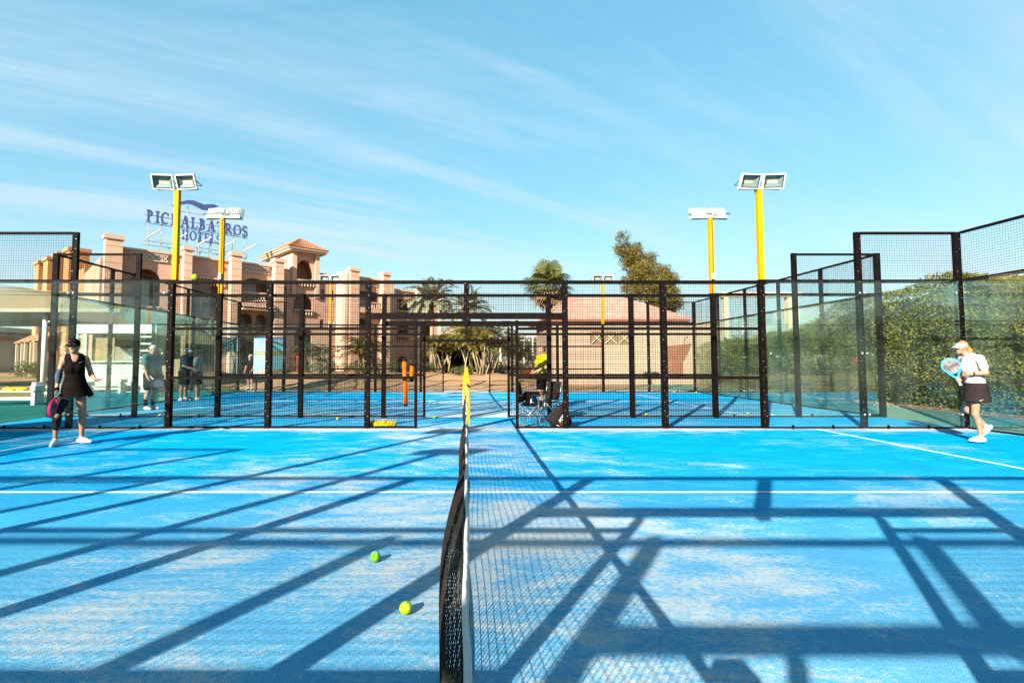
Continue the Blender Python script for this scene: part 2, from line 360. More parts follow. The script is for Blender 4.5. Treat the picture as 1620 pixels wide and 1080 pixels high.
# ------------------------------------------------------------------ ground
def sheet(name, x0, x1, y0, y1, z, m, kind='structure', label=None, seg=1):
    o = MB().add([(x0-(x0+x1)/2, y0-(y0+y1)/2, 0), (x1-(x0+x1)/2, y0-(y0+y1)/2, 0), (x1-(x0+x1)/2, y1-(y0+y1)/2, 0), (x0-(x0+x1)/2, y1-(y0+y1)/2, 0)], [(0, 1, 2, 3)]).build(name, m)
    o.location = ((x0+x1)/2, (y0+y1)/2, z)
    return tag(o, label, kind=kind)
GAP = 2.2; Y2 = 10+GAP; Y3 = Y2+10
sheet('ground', -900, 900, -300, 1500, 0.0, M['sand'], label='bare sandy soil around the courts')
sheet('lawn', -60, -16.2, 17.5, 46, 0.006, M['grass'], label='dry lawn beside the canopy')
sheet('teal_path', -16.0, -10.1, -14, 26, 0.010, M['teal'], label='dark teal artificial turf beside the left glass wall')
sheet('green_path', 10.1, 12.9, -14, 30, 0.010, M['paleturf'], label='pale green artificial turf path along the hedge')
sheet('pavement', -10.1, 12.9, Y3+0.1, Y3+2.0, 0.010, M['concrete'], label='pale concrete strip behind the far court')
nb = 60; Vb = []
def bank_h(x, y):
    t = min(1, max(0, (y-24.6)/5.2)); e = min(1, max(0, (x+24)/4))*min(1, max(0, (4.6-x)/1.2)); b = min(1, max(0, (35.8-y)/1.2)); return .012+(.62*t*t*(3-2*t)+.05*math.sin(x*2.3+y)*t+.03*math.sin(x*5.1-y*3))*e*b
for j in range(nb+1):
    for i in range(nb+1): x = -24+28.6*i/nb; y = 24.4+11.4*j/nb; Vb.append((x, y, max(.004, bank_h(x, y))))
tag(MB().add(Vb, [(j*(nb+1)+i, j*(nb+1)+i+1, (j+1)*(nb+1)+i+1, (j+1)*(nb+1)+i) for j in range(nb) for i in range(nb)]).build('bank', M['sand'], None, True), 'raised sandy bank behind the far court', kind='structure')
sheet('promenade', -40, 30, 36.2, 39.6, 0.012, M['pave'], label='pinkish paved walk in front of the hotel garden')
ZC = 0.020
def court(yc, m, label):
    o = sheet('padel_court', -10.1, 10.1, yc-5.1, yc+5.1, ZC, m, label=label)
    def ln(x0, x1, y0, y1): B(x0, x1, y0, y1, -0.01, 0.004).build('painted_line', M['line'], o)
    for s in (-1, 1): ln(s*6.95-0.025, s*6.95+0.025, -4.95, 4.95)
    ln(-6.925, -0.02, -0.025, 0.025); ln(0.02, 6.925, -0.025, 0.025)
    return o
court(5, M['turf'], 'blue sand filled turf of the near court')
court(Y2+5, M['turf2'], 'blue turf of the far court')
court(-GAP-5, M['turf2'], 'blue turf of the court behind')
sheet('walkway', -10.1, 10.1, 10.1, Y2-0.1, ZC-0.002, M['walk'], label='blue turf walkway between the two courts')
sheet('walkway', -10.1, 10.1, -GAP+0.1, -0.1, ZC-0.002, M['walk'], label='blue turf walkway at the entrance')

# ------------------------------------------------------------------ court enclosures
WIRE = {}
def wire_mesh(wd, ht, step=0.05, r=0.0023):
    k = (round(wd, 3), round(ht, 3))
    if k in WIRE: return WIRE[k]
    m = MB()
    def w4(p, q, u, v):
        p, q, u, v = map(Vector, (p, q, u, v)); m.add([p-u, p+v, p+u, p-v, q-u, q+v, q+u, q-v], [(0, 1, 5, 4), (1, 2, 6, 5), (2, 3, 7, 6), (3, 0, 4, 7)])
    nx = int(round(wd/step)); nz = int(round(ht/step))
    for i in range(nx+1):
        x = -wd/2 + wd*i/nx; w4((x, r, 0), (x, r, ht), (r, 0, 0), (0, r, 0))
    for j in range(nz+1):
        z = ht*j/nz; w4((-wd/2, -r, z), (wd/2, -r, z), (0, 0, r), (0, r, 0))
    me = m.mesh('wire_mesh', fix=False); me.materials.append(M['wire']); WIRE[k] = me; return me
BOXES = {}
def boxo(name, m, parent, c, s):
    """box part centred at c with size s, sharing mesh data between alike boxes"""
    k = (m.name, tuple(round(x, 4) for x in s))
    if k not in BOXES:
        me = B(-s[0]/2, s[0]/2, -s[1]/2, s[1]/2, -s[2]/2, s[2]/2).mesh(name); me.materials.append(m); BOXES[k] = me
    return link(name, BOXES[k], None, parent, c)
def clamp_mesh():
    m = MB(); m.box(-0.012, 0.012, -0.018, 0.0, -0.016, 0.016); m.tube([(0, -0.018, 0), (0, -0.028, 0)], 0.010, 8); me = m.mesh('glass_clamp'); me.materials.append(M['bolt']); return me
CLAMP = clamp_mesh()
def post(root, x, z0, z1, wx=0.10, wy=0.12, y=0.08, bolts=True):
    p = boxo('post', M['black'], root, (x, y, (z0+z1)/2), (wx, wy, z1-z0))
    if bolts:
        key = ('bolts', round(z1-z0, 3), wx)
        if key not in BOXES:
            m = MB(); h = z1-z0; n = int(h/0.10); rb_ = random.Random(int(h*100))
            for i in range(n):
                z = -h/2 + 0.05 + i*0.10
                a = -wx*0.26 if i % 2 else wx*0.22
                if rb_.random() < .3: continue
                z += rb_.uniform(-.03, .03); q = rb_.uniform(.003, .006); m.box(a-q, a+q, -wy/2-0.006, -wy/2+0.001, z-q, z+q)
            me = m.mesh('bolt_row'); me.materials.append(M['bolt']); BOXES[key] = me
        b = link('bolt_row', BOXES[key], None, p); b['kind'] = 'stuff'
    return p
def pane(root, x0, x1, z0, z1):
    g = boxo('glass_pane', M['glass'], root, ((x0+x1)/2, 0.004, (z0+z1)/2), (x1-x0-0.012, 0.010, z1-z0-0.012))
    for sx_ in (-1, 1):
        for zc in (-(z1-z0)/2+0.25, 0, (z1-z0)/2-0.25):
            link('glass_clamp', CLAMP, None, g, (sx_*((x1-x0)/2-0.05), -0.006, zc))
    return g
def base_lug(root, x):
    return boxo('base_lug', M['black'], root, (x, -0.03, 0.05), (0.03, 0.03, 0.09))
def side_wall():
    root = empty('court_fence')
    for s in (-1, 1):
        for x in (2, 4, 6): post(root, s*x, ZC, 3.0)
        post(root, s*8, ZC, 4.0, 0.11, 0.07)
        post(root, s*10.03, ZC, 4.0, 0.13, 0.07)
        post(root, s*1.02, ZC, 2.19, 0.055, 0.08, 0.06, bolts=False)
        # rails
        for a, b in ((1.045, 1.95), (2.05, 3.95), (4.05, 5.95)):
            for z in (1.03, 2.02): boxo('rail', M['black'], root, (s*(a+b)/2, 0.052, z), (b-a, 0.045, 0.05))
            boxo('bottom_rail', M['black'], root, (s*(a+b)/2, 0.052, 0.045), (b-a, 0.03, 0.03))
            wd = b-a
            link('mesh_panel', wire_mesh(round(wd, 2), 0.93), None, root, (s*(a+b)/2, 0.018, 0.07))
            link('mesh_panel', wire_mesh(round(wd, 2), 0.93), None, root, (s*(a+b)/2, 0.018, 1.06))
            if a > 2: link('mesh_panel', wire_mesh(round(wd, 2), 0.91), None, root, (s*(a+b)/2, 0.018, 2.05))
        boxo('top_rail', M['black'], root, (s*4.0, 0.052, 2.975), (4.0-0.1, 0.04, 0.04)) if False else None
        for a, b in ((0.05, 1.95), (2.05, 3.95), (4.05, 5.95)): boxo('top_rail', M['black'], root, (s*(a+b)/2, 0.05, 2.965), (b-a, 0.055, 0.07))
        link('mesh_panel', wire_mesh(1.9, 0.59), None, root, (s*1.0, 0.018, 2.35))
        boxo('lintel', M['black'], root, (s*1.0, 0.052, 2.275), (1.9, 0.06, 0.125))
        # glass corner
        pane(root, *sorted((s*6.06, s*8.0)), ZC+0.03, 2.99); pane(root, *sorted((s*8.0, s*9.95)), ZC+0.03, 2.99)
        for a, b in ((6.05, 7.945), (8.055, 9.96)):
            boxo('glass_rail', M['black'], root, (s*(a+b)/2, 0.055, 2.985), (b-a, 0.05, 0.07))
            boxo('bottom_rail', M['black'], root, (s*(a+b)/2, 0.045, 0.035), (b-a, 0.05, 0.03))
        link('mesh_panel', wire_mesh(1.9, 0.92), None, root, (s*9.01, 0.018, 3.04))
        boxo('top_rail', M['black'], root, (s*9.01, 0.055, 3.975), (1.9, 0.05, 0.05))
        for x in (6.5, 7.3, 8.4, 9.2): base_lug(root, s*x)
    post(root, 0, 2.19, 3.0)
    return root
def end_wall():
    root = empty('court_fence')
    for y in (2, 4, 6, 8): post(root, y-5, ZC, 4.0, 0.10, 0.07)
    for i in range(5):
        a = -4.98 + i*1.992; b = a+1.992
        a2 = a+0.06 if i else a+0.12; b2 = b-0.06 if i < 4 else b-0.12
        pane(root, a+0.03 if i == 0 else a, b-0.03 if i == 4 else b, ZC+0.03, 2.99)
        e0 = -5.0 if i == 0 else -5 + 2*i + 0.06; e1 = 5.0 if i == 4 else -5 + 2*i + 1.94
        c = (e0+e1)/2; wd = e1-e0
        boxo('glass_rail', M['black'], root, (c, 0.055, 2.985), (wd, 0.05, 0.07))
        boxo('bottom_rail', M['black'], root, (c, 0.045, 0.035), (wd, 0.05, 0.03))
        boxo('top_rail', M['black'], root, (c, 0.055, 3.975), (wd, 0.05, 0.05))
        link('mesh_panel', wire_mesh(wd, 0.92), None, root, (c, 0.018, 3.04))
    return root
SW = side_wall(); EW = end_wall()
def cache_kids(o):
    ks = children(o); KIDS[o.name] = ks
    for k in ks: KIDS[k.name] = children(k)
cache_kids(SW); cache_kids(EW)
def place(proto, first, x, y, rz, label):
    o = proto if first else copy_tree(proto)
    o.location = (x, y, 0); o.rotation_euler = (0, 0, rz); return tag(o, label, 'fence', 'black steel court fences')
place(SW, True, 0, 10, 0, 'black mesh fence with gate gap and glass corners directly behind the near court')
place(SW, False, 0, 0, PI, 'black mesh fence with gate gap beside the photographer, seen by its shadow')
place(SW, False, 0, Y2, PI, 'black mesh fence on the near side of the far court, behind the first fence')
place(SW, False, 0, Y3, 0, 'farthest black mesh fence in front of the palms and sandy bank')
place(SW, False, 0, -GAP, 0, 'black mesh fence of the court behind the photographer, seen by its shadow')
place(EW, True, 10, 5, -PI/2, 'glass end wall with mesh top right of the woman in the white visor')
place(EW, False, -10, 5, PI/2, 'glass end wall with mesh top beyond the left edge of the near court')
place(EW, False, 10, Y2+5, -PI/2, 'receding glass end wall of the far court in front of the hedge')
place(EW, False, -10, Y2+5, PI/2, 'receding glass end wall of the far court in front of the white kiosk')

# unseen cloth added outside the left end wall to shade turf behind the left player
caster = thing('shade_caster', 'added dark cloth outside the left end wall, unseen, there to shade the turf', 'shade_caster', (-10.16, 7.0, 0))
MB().add([(0, -2.8+5.8*i/24, z) if True else 0 for z in (0.1, 2.0) for i in range(25)], [(i, i+1, 26+i, 25+i) for i in range(24)]).build('cloth', M['clothnavy'], caster).modifiers.new('solid', 'SOLIDIFY').thickness = 0.006
for z in (0.1, 2.0): MB().tube([(0, -2.8, z), (0, 3.0, z)], 0.008, 6).build('cord', M['rubber'], caster)

# ------------------------------------------------------------------ floodlight masts
def floodlight(parent, x, tilt, yaw):
    """lamp head in mast space: faces -y, tilted down"""
    h = empty('floodlight', (x, -0.10, 5.02), 0, parent); h.rotation_euler = (tilt, 0, yaw)
    W, H = 0.21, 0.150
    m = MB()
    m.add([(-W, -0.05, -H), (W, -0.05, -H), (W, -0.05, H), (-W, -0.05, H), (-W, 0.0, -H), (W, 0.0, -H), (W, 0.0, H), (-W, 0.0, H),
           (-W*.72, 0.07, -H*.7), (W*.72, 0.07, -H*.7), (W*.72, 0.07, H*.7), (-W*.72, 0.07, H*.7),
           (-W+.025, -0.05, -H+.025), (W-.025, -0.05, -H+.025), (W-.025, -0.05, H-.025), (-W+.025, -0.05, H-.025)],
          [(0, 4, 5, 1), (1, 5, 6, 2), (2, 6, 7, 3), (3, 7, 4, 0), (4, 8, 9, 5), (5, 9, 10, 6), (6, 10, 11, 7), (7, 11, 8, 4), (8, 11, 10, 9),
           (0, 1, 13, 12), (1, 2, 14, 13), (2, 3, 15, 14), (3, 0, 12, 15)])
    for i in range(7): m.box(-W*.6+i*W*.2-.006, -W*.6+i*W*.2+.006, 0.055, 0.095, -H*.6, H*.6)
    m.build('housing', M['white'], h, fix=False)
    a, b = W-.025, H-.025
    fr = MB()
    fr.box(-a, a, -0.053, -0.04, b-.014, b); fr.box(-a, a, -0.053, -0.04, -b, -b+.014); fr.box(-a, -a+.014, -0.053, -0.04, -b+.014, b-.014); fr.box(a-.014, a, -0.053, -0.04, -b+.014, b-.014)
    fr.build('gasket', M['rubber'], h)
    a -= .014; b -= .014
    MB().add([(-a, -.04, -b), (a, -.04, -b), (a, -.04, b), (-a, -.04, b), (-a*.6, .02, -b*.35), (a*.6, .02, -b*.35), (a*.6, .02, b*.55), (-a*.6, .02, b*.55)],
             [(0, 1, 5, 4), (1, 2, 6, 5), (2, 3, 7, 6), (3, 0, 4, 7)]).build('reflector', M['lampin'], h, fix=False)
    B(-a*.6, a*.6, .019, .024, -b*.35, b*.55).build('led_board', M['led'], h)
    m = MB(); m.bar((-W-.012, -.01, 0), (-W-.012, .13, -.10), .012, .03); m.bar((W+.012, -.01, 0), (W+.012, .13, -.10), .012, .03); m.bar((-W-.018, .13, -.10), (W+.018, .13, -.10), .03, .012)
    m.build('bracket', M['alu'], h)
    return h
def mast():
    r = empty('floodlight_mast')
    B(-.075, .075, -.07, .07, 3.0, 3.012).build('base_flange', M['black'], r)
    B(-.05, .05, -.05, .05, 3.012, 4.88).build('upper_pole', M['yellow'], r, bevel=.006)
    B(-.42, .42, -.025, .025, 4.88, 4.93).build('crossarm', M['white'], r)
    B(-.035, .035, .051, .10, 3.35, 3.50).build('junction_box', M['truss'], r, bevel=.006)
    MB().tube([(.02, .058, 3.02), (.022, .060, 3.35)], .008, 6).build('cable', M['rubber'], r); MB().tube([(-.015, .058, 3.5), (-.02, .060, 4.2), (-.012, .058, 4.80), (-.10, .04, 4.95), (-.2, -.02, 4.98)], .008, 6).build('cable', M['rubber'], r)
    floodlight(r, -.24, math.radians(24), math.radians(6)); floodlight(r, .24, math.radians(24), math.radians(-6))
    return r
MA = mast(); cache_kids(MA)
first = True
for x, y, rz, lb in ((-5.95, 10.08, 0, 'yellow floodlight mast in front of the hotel sign, lamps facing the camera'),
                     (6.0, 10.05, 0, 'tall yellow floodlight mast at right, lamps facing the camera'),
                     (-6.0, Y2-.05, PI, 'yellow floodlight mast overlapping the last sign letters, lamps seen from behind'),
                     (6.0, Y2-.05, PI, 'yellow floodlight mast at right, lamps seen from behind'),
                     (-6.0, Y3+.05, 0, 'small far yellow floodlight mast in front of the hotel tower'),
                     (6.0, Y3+.05, 0, 'small far yellow floodlight mast in front of the tiled roof'),
                     (-6.0, -.05, PI, 'floodlight mast behind the photographer at left, seen by its long shadow'),
                     (6.0, -.05, PI, 'floodlight mast behind the photographer at right, seen by its shadow'),
                     (-6.0, -GAP+.05, 0, 'floodlight mast of the rear court at left, seen by its shadow'),
                     (6.0, -GAP+.05, 0, 'floodlight mast of the rear court at right, seen by its shadow')):
    o = MA if first else copy_tree(MA); first = False
    o.location = (x, y, 0.0); o.rotation_euler = (0, 0, rz); tag(o, lb, 'floodlight', 'floodlight masts')

# ------------------------------------------------------------------ nets
def net_shape(y, z, top, loose):
    """sideways drape of the netting: bulges to -x low down, in waves"""
    t = max(0.0, 1 - z/top); e = math.sin(PI*min(1, max(0, y/10)))**0.35
    wv = 0.45 + 0.55*math.sin(y*1.15+0.6)*math.sin(y*0.43+1.9) + 0.15*math.sin(y*3.3)
    bulge = math.sin(PI*min(1, t*1.02))**1.0
    near = 1.0 + 1.35*math.exp(-((y-1.7)/0.7)**2)
    return -loose*e*(0.35+0.65*wv)*near*bulge - 0.02*loose/0.1*math.sin(y*2.1+z*5)*t, wv
def make_net(yc, label, step, loose, seed):
    root = thing('padel_net', label, 'net', (0, yc-5, ZC))
    topf = lambda y: 0.885 + 0.035*(2*y/10-1)**2
    ny = int(9.8/step); nz = int(0.84/step)
    V = []; r = 0.0022 if step < .06 else 0.0024
    P = np.zeros((ny+1, nz+1, 3))
    for i in range(ny+1):
        y = 0.1 + 9.8*i/ny; tp = topf(y)-0.045
        for j in range(nz+1):
            z = 0.012 + (tp-0.012)*j/nz
            x, _ = net_shape(y, z, tp, loose)
            P[i, j] = (x, y + 0.018*math.sin(y*5+z*7)*(1-j/nz), z)
    def strand(A, Bp):
        """three sided strands between point arrays A,B"""
        d = Bp-A; d /= np.linalg.norm(d, axis=-1, keepdims=True)+1e-9
        h = np.where(np.abs(d[..., 2:3]) > .8, np.array([0, 1., 0]), np.array([0, 0, 1.]))
        u = np.cross(d, h); u /= np.linalg.norm(u, axis=-1, keepdims=True)+1e-9; v = np.cross(d, u)
        n = A.reshape(-1, 3).shape[0]; vs = []
        for X in (A, Bp):
            for a in (0, 2*PI/3, 4*PI/3): vs.append((X + r*(u*math.cos(a)+v*math.sin(a))).reshape(-1, 3))
        vs = np.stack(vs, 1).reshape(-1, 3); b = np.arange(n)[:, None]*6
        q = np.concatenate([b+np.array([[0, 1, 4, 3]]), b+np.array([[1, 2, 5, 4]]), b+np.array([[2, 0, 3, 5]])])
        return vs, q
    v1, q1 = strand(P[:-1], P[1:]); v2, q2 = strand(P[:, :-1], P[:, 1:])
    me = npmesh('netting', np.concatenate([v1, v2]), np.concatenate([q1, q2+len(v1)]))
    link('netting', me, M['net'], root)
    # tape: a folded band with a soft wavy lower edge
    n = 160; m = MB(); vs = []
    for i in range(n+1):
        y = 0.05 + 9.9*i/n; t = topf(y); wob = 0.0018*math.sin(y*7)+0.0012*math.sin(y*17+1); lo = 0.058+0.003*math.sin(y*9+2)
        for dx, dz in ((-0.0065, -lo), (-0.006, -0.010), (-0.003, 0), (0.003, 0), (0.006, -0.010), (0.0065, -lo)): vs.append((dx+wob, y, t+dz))
    m.add(vs, [(i*6+k, i*6+k+1, i*6+7+k, i*6+6+k) for i in range(n) for k in range(5)]); m.build('tape', M['tape'], root, True, fix=False)
    m = MB(); m.tube([(net_shape(0.1+9.8*i/80, 0.012, topf(.1+9.8*i/80), loose)[0], 0.1+9.8*i/80, 0.012) for i in range(81)], 0.006, 5); m.build('bottom_cord', M['net'], root)
    m = MB(); m.tube([(-.006, 0, .9), (-.006, 5, .865), (-.006, 10, .9)], 0.004, 5); m.build('cable', M['rubber'], root)
    for y, s in ((0.0, -1), (10.0, 1)):
        p = MB().box(-.04, .04, y-.04, y+.04, 0, 1.0).build('post', M['black'], root)
        B(-.075, .075, y-.085, y+.085, .06, 1.02).build('post_pad', M['pad'], p, bevel=.02)
        if y < 5 and yc < 8: continue
        m = MB(); m.box(-.05, .05, y-.06, y+.06, 1.02, 1.10); m.build('winch_cap', M['pad'], p, bevel=.02)
        m = MB(); m.tube([(-.06, y, .86), (-.12, y, .86)], .02, 10); m.build('crank', M['rubber'], p)
    return root
make_net(5, 'sagging black net with white tape dividing the near court', 0.047, 0.085, 1)
make_net(Y2+5, 'distant net of the far court, seen end on through the gate', 0.07, 0.05, 2)

# ------------------------------------------------------------------ balls
def ball_mesh(r=0.0335):
    m = MB(); n = 20; k = 14
    prof = [(max(1e-5, r*math.sin(PI*i/k)), -r*math.cos(PI*i/k)) for i in range(k+1)]; m.lathe(prof, n)
    return m.mesh('tennis_ball', True)
def seam_mesh(r=0.0336):
    pts = []
    for i in range(49):
        t = 2*PI*i/48; a = 0.44*PI - 0.32*PI*math.cos(2*t) * 0.5; 
        x = math.cos(t)*math.sin(PI/2 + 0.42*math.sin(2*t)*1.4); y = math.sin(t)*math.sin(PI/2+0.42*math.sin(2*t)*1.4); z = math.cos(PI/2+0.42*math.sin(2*t)*1.4)
        pts.append(Vector((x, y, z)).normalized()*r)
    return MB().tube(pts, 0.0011, 4, False).mesh('seam', True)
BM_Y = ball_mesh(); BM_Y.materials.append(M['ball']); BM_G = ball_mesh(); BM_G.materials.append(M['ballg']); SEAM = seam_mesh(); SEAM.materials.append(M['seam'])
def ball(p, green, label, group=None, seam=True):
    o = link('tennis_ball', BM_G if green else BM_Y, None, None, p, (random.uniform(0, 3), random.uniform(0, 3), random.uniform(0, 3)))
    if seam: link('seam', SEAM, None, o)
    return tag(o, label, 'ball', group)
R_ = 0.0335
def gball(x, y, *a, **k): p = gnd(x, y, ZC+R_); ball(p, *a, **k)
gball(594, 880, True, 'green tennis ball lying on a shadow stripe, farther of the two')
gball(642, 961, False, 'yellow tennis ball with its own shadow on sunlit blue turf')
p = gnd(710, 1069, ZC+R_); ball(p, False, 'tennis ball caught in the netting at the bottom of the picture')
ball(at(308, 438, 6.0), False, 'tennis ball in flight above the left fence')
for x, y, g, lb in ((534, 662, 0, 'tennis ball in the walkway left of the yellow bag'), (687, 660, 1, 'green tennis ball in the gate opening, nearest of those in the gap'), (681, 637, 0, 'left one of two balls side by side on the far court by the gate'), (691, 637, 1, 'right one of two balls side by side on the far court by the gate'), (727, 636, 0, 'tennis ball on the far court just left of the yellow net post'),
                 (1022, 655, 0, 'tennis ball at the foot of the second fence, right half'), (1183, 654, 0, 'tennis ball behind the right end of the mesh fence'), (1066, 620, 0, 'far tennis ball before the brown wall patch, left of a pair'), (1101, 620, 0, 'far tennis ball before the brown wall patch, right of a pair'), (252, 657, 0, 'tennis ball by the shoes of the man in teal'), (1008, 617, 0, 'farthest tennis ball near the back fence below the lattice window')):
    gball(x, y, bool(g), lb, group='loose balls beyond the fence', seam=False)

# ------------------------------------------------------------------ implicit bodies
def surface_nets(Fd, org, h):
    nx, ny, nz = Fd.shape; cs = [(a, b, c) for a in (0, 1) for b in (0, 1) for c in (0, 1)]
    sub = lambda o: Fd[o[0]:nx-1+o[0], o[1]:ny-1+o[1], o[2]:nz-1+o[2]]
    acc = np.zeros((nx-1, ny-1, nz-1, 3), np.float32); cnt = np.zeros((nx-1, ny-1, nz-1), np.float32)
    for a in cs:
        for ax in range(3):
            if a[ax]: continue
            b = list(a); b[ax] = 1; fa, fb = sub(a), sub(b); mk = (fa < 0) != (fb < 0)
            if not mk.any(): continue
            t = fa[mk]/(fa[mk]-fb[mk]); pos = np.tile(np.array(a, np.float32), (len(t), 1)); pos[:, ax] += t
            acc[mk] += pos; cnt[mk] += 1
    act = cnt > 0; ids = -np.ones(cnt.shape, np.int64); ids[act] = np.arange(act.sum())
    V = (np.argwhere(act) + acc[act]/cnt[act][:, None])*h + np.array(org)
    Q = []
    ins = Fd < 0
    for ax in range(3):
        o1, o2 = [(1, 2), (2, 0), (0, 1)][ax]
        sl0 = [slice(1, -1)]*3; sl1 = [slice(1, -1)]*3; sl0[ax] = slice(0, -1); sl1[ax] = slice(1, None)
        A, Bm = ins[tuple(sl0)], ins[tuple(sl1)]
        idx = np.argwhere(A != Bm)
        if not len(idx): continue
        flip = A[tuple(idx.T)]
        c = idx.copy(); c[:, o1] += 1; c[:, o2] += 1
        def cell(d1, d2):
            q = c.copy(); q[:, o1] += d1; q[:, o2] += d2; return ids[q[:, 0], q[:, 1], q[:, 2]]
        q = np.stack([cell(-1, -1), cell(0, -1), cell(0, 0), cell(-1, 0)], 1)
        q[~flip] = q[~flip][:, ::-1]; Q.append(q)
    return V, np.concatenate(Q)
def C(a, b, ra, rb=None, k=0.03, sc=(1, 1, 1)):
    return (np.array(a, float), np.array(b, float), ra, ra if rb is None else rb, k, np.array(sc, float))
def blob(prims, h=0.008, inflate=0.0, cut=None):
    pts = np.array([p for c in prims for p in (c[0], c[1])]); mr = max(max(c[2]*max(c[5]), c[3]*max(c[5])) for c in prims) + inflate + 0.06
    lo = pts.min(0)-mr; hi = pts.max(0)+mr; n = np.ceil((hi-lo)/h).astype(int)+1
    Fd = np.full(n, 0.5, np.float32)
    for a, b, ra, rb, k, sc in prims:
        pad = max(ra, rb)*max(sc)+k+inflate+0.03
        l = np.maximum(((np.minimum(a, b)-pad-lo)/h).astype(int), 0); u = np.minimum(((np.maximum(a, b)+pad-lo)/h).astype(int)+2, n)
        g = np.stack(np.meshgrid(*[lo[i]+h*np.arange(l[i], u[i]) for i in range(3)], indexing='ij'), -1)
        ba = (b-a)/sc; pa = (g-a)/sc; t = np.clip((pa@ba)/max(1e-9, ba@ba), 0, 1)
        d = (np.linalg.norm(pa-t[..., None]*ba, axis=-1)-(ra+(rb-ra)*t))*min(sc) - inflate
        s = tuple(slice(l[i], u[i]) for i in range(3)); f = Fd[s]
        hh = np.clip(0.5+0.5*(f-d)/k, 0, 1); Fd[s] = f*(1-hh)+d*hh - k*hh*(1-hh)
    if cut is not None:
        g = np.stack(np.meshgrid(*[lo[i]+h*np.arange(n[i]) for i in range(3)], indexing='ij'), -1); Fd = np.maximum(Fd, cut(g))
    return surface_nets(Fd, lo, h)
def blob_obj(name, prims, m, parent=None, h=0.008, inflate=0.0, cut=None):
    V, Q = blob(prims, h, inflate, cut); return link(name, npmesh(name, V, Q, True), m, parent)
def hand(wr, d, pn, curl=0.5, s=1.0, side=1):
    """prims of a hand: wrist point, pointing direction d, palm normal pn, finger curl"""
    wr, d, pn = Vector(wr), Vector(d).normalized(), Vector(pn).normalized(); ac = d.cross(pn).normalized()*side
    P = [C(wr, wr+d*.045*s, .022, .028, .015), C(wr+d*.03+ac*.018, wr+d*.075+ac*.022, .016, .015, .012), C(wr+d*.03-ac*.018, wr+d*.075-ac*.022, .016, .014, .012)]
    for i, ln in enumerate((.068, .078, .072, .056)):
        b = wr+d*.078*s+ac*(.030-.020*i); dd = (d+ac*(.12-.08*i)).normalized(); p = b; an = 0
        for j, fr in enumerate((.45, .32, .23)):
            an += curl*(0.7 if j == 0 else 0.9); q = p + (dd*math.cos(an)+pn*math.sin(an))*ln*fr*s
            P.append(C(p, q, .0088-.0008*j, .0082-.0008*j, .004)); p = q
    t0 = wr+d*.025+ac*.024; t1 = t0+(d*.55+ac*.75+pn*.25).normalized()*.036; t2 = t1+(d*.8+ac*.25+pn*.5*curl).normalized()*.03
    return P + [C(t0, t1, .012, .010, .008), C(t1, t2, .010, .008, .004)]
def foot(an, d, s=1.0):
    an, d = Vector(an), Vector(d); d.normalize(); z0 = an.z
    return an, d
def shoe(an, d, drop=0.0, h=0.007, parent=None, m=None, name='shoe'):
    """shoe: ankle point, forward direction (may tilt)"""
    an, d = Vector(an), Vector(d).normalized(); sd = d.cross(Vector((0, 0, 1))).normalized(); up = sd.cross(d).normalized()
    b = an - up*(an.z*0 + 0.075)
    P = [C(b-d*.05+up*.005, b+d*.06+up*.0, .036, .036, .02), C(b+d*.06, b+d*.165-up*.008, .038, .026, .02), C(an-up*.01, b+d*.02, .040, .038, .02), C(b+d*.02+up*.03, b+d*.10+up*.01, .036, .03, .02)]
    o = blob_obj(name, P, m or M['shoe'], parent, h)
    S = [C(b-d*.055-up*.026, b+d*.165-up*.026, .036, .030, .01, (1, 1, .45) if abs(up.z) > .9 else (1, 1, 1))]
    return o
def head_prims(c, f, k=1.0):
    """skull, jaw, nose, brow, ears; c centre, f facing direction"""
    c, f = Vector(c), Vector(f).normalized(); sd = f.cross(Vector((0, 0, 1))).normalized(); up = sd.cross(f).normalized()
    g = lambda a, b, e: tuple(c + sd*a + f*b + up*e)
    P = [C(g(0, -.018, .028), g(0, .012, .028), .086*k, .080*k, .03), C(g(0, .028, -.01), g(0, .052, -.072), .066*k, .036*k, .04), C(g(-.022, .045, -.055), g(.022, .045, -.055), .034, .034, .03),
         C(g(0, .088, .012), g(0, .108, -.022), .008, .013, .012), C(g(0, .10, -.024), g(0, .092, -.030), .012, .010, .01),
         C(g(-.034, .078, .030), g(.034, .078, .030), .014, .014, .02), C(g(-.032, .072, -.018), g(.032, .072, -.018), .026, .026, .025)]
    for s in (-1, 1): P.append(C(g(s*.078, -.005, .014), g(s*.078, -.008, -.022), .014, .010, .008))
    return P, g
def arm_leg(pts, rad, k=0.03): return [C(pts[i], pts[i+1], rad[i], rad[i+1], k) for i in range(len(pts)-1)]
def face_bits(g, parent, glasses=False):
    if glasses:
        m = MB()
        for s in (-1, 1):
            for q in (0,):
                pts = [(s*.034+.026*math.cos(t), .020*math.sin(t)) for t in [2*PI*i/14 for i in range(14)]]
                m.prism(pts, lambda a, b, e: g(a, .096-abs(a)*.32-e, b+.012), .008)
            m.bar(g(s*.058, .082, .022), g(s*.084, -.01, .020), .006, .006)
        m.bar(g(-.012, .098, .018), g(.012, .098, .018), .006, .006)
        m.build('sunglasses', M['sunglass'], parent)
    else:
        for s in (-1, 1):
            m = MB(); m.lathe([(1e-4, -.008), (.008, -.003), (.009, 0), (.008, .003), (1e-4, .008)], 10, g(s*.031, .083, .012)); m.build('eye', M['sunglass'], parent, True)
    pts = [(.022*math.cos(t), .006*math.sin(t)) for t in [2*PI*i/12 for i in range(12)]]
    MB().prism(pts, lambda a, b, e: g(a, .094-abs(a)*.4-e, b-.050), .012).build('lips', M['lip'], parent)
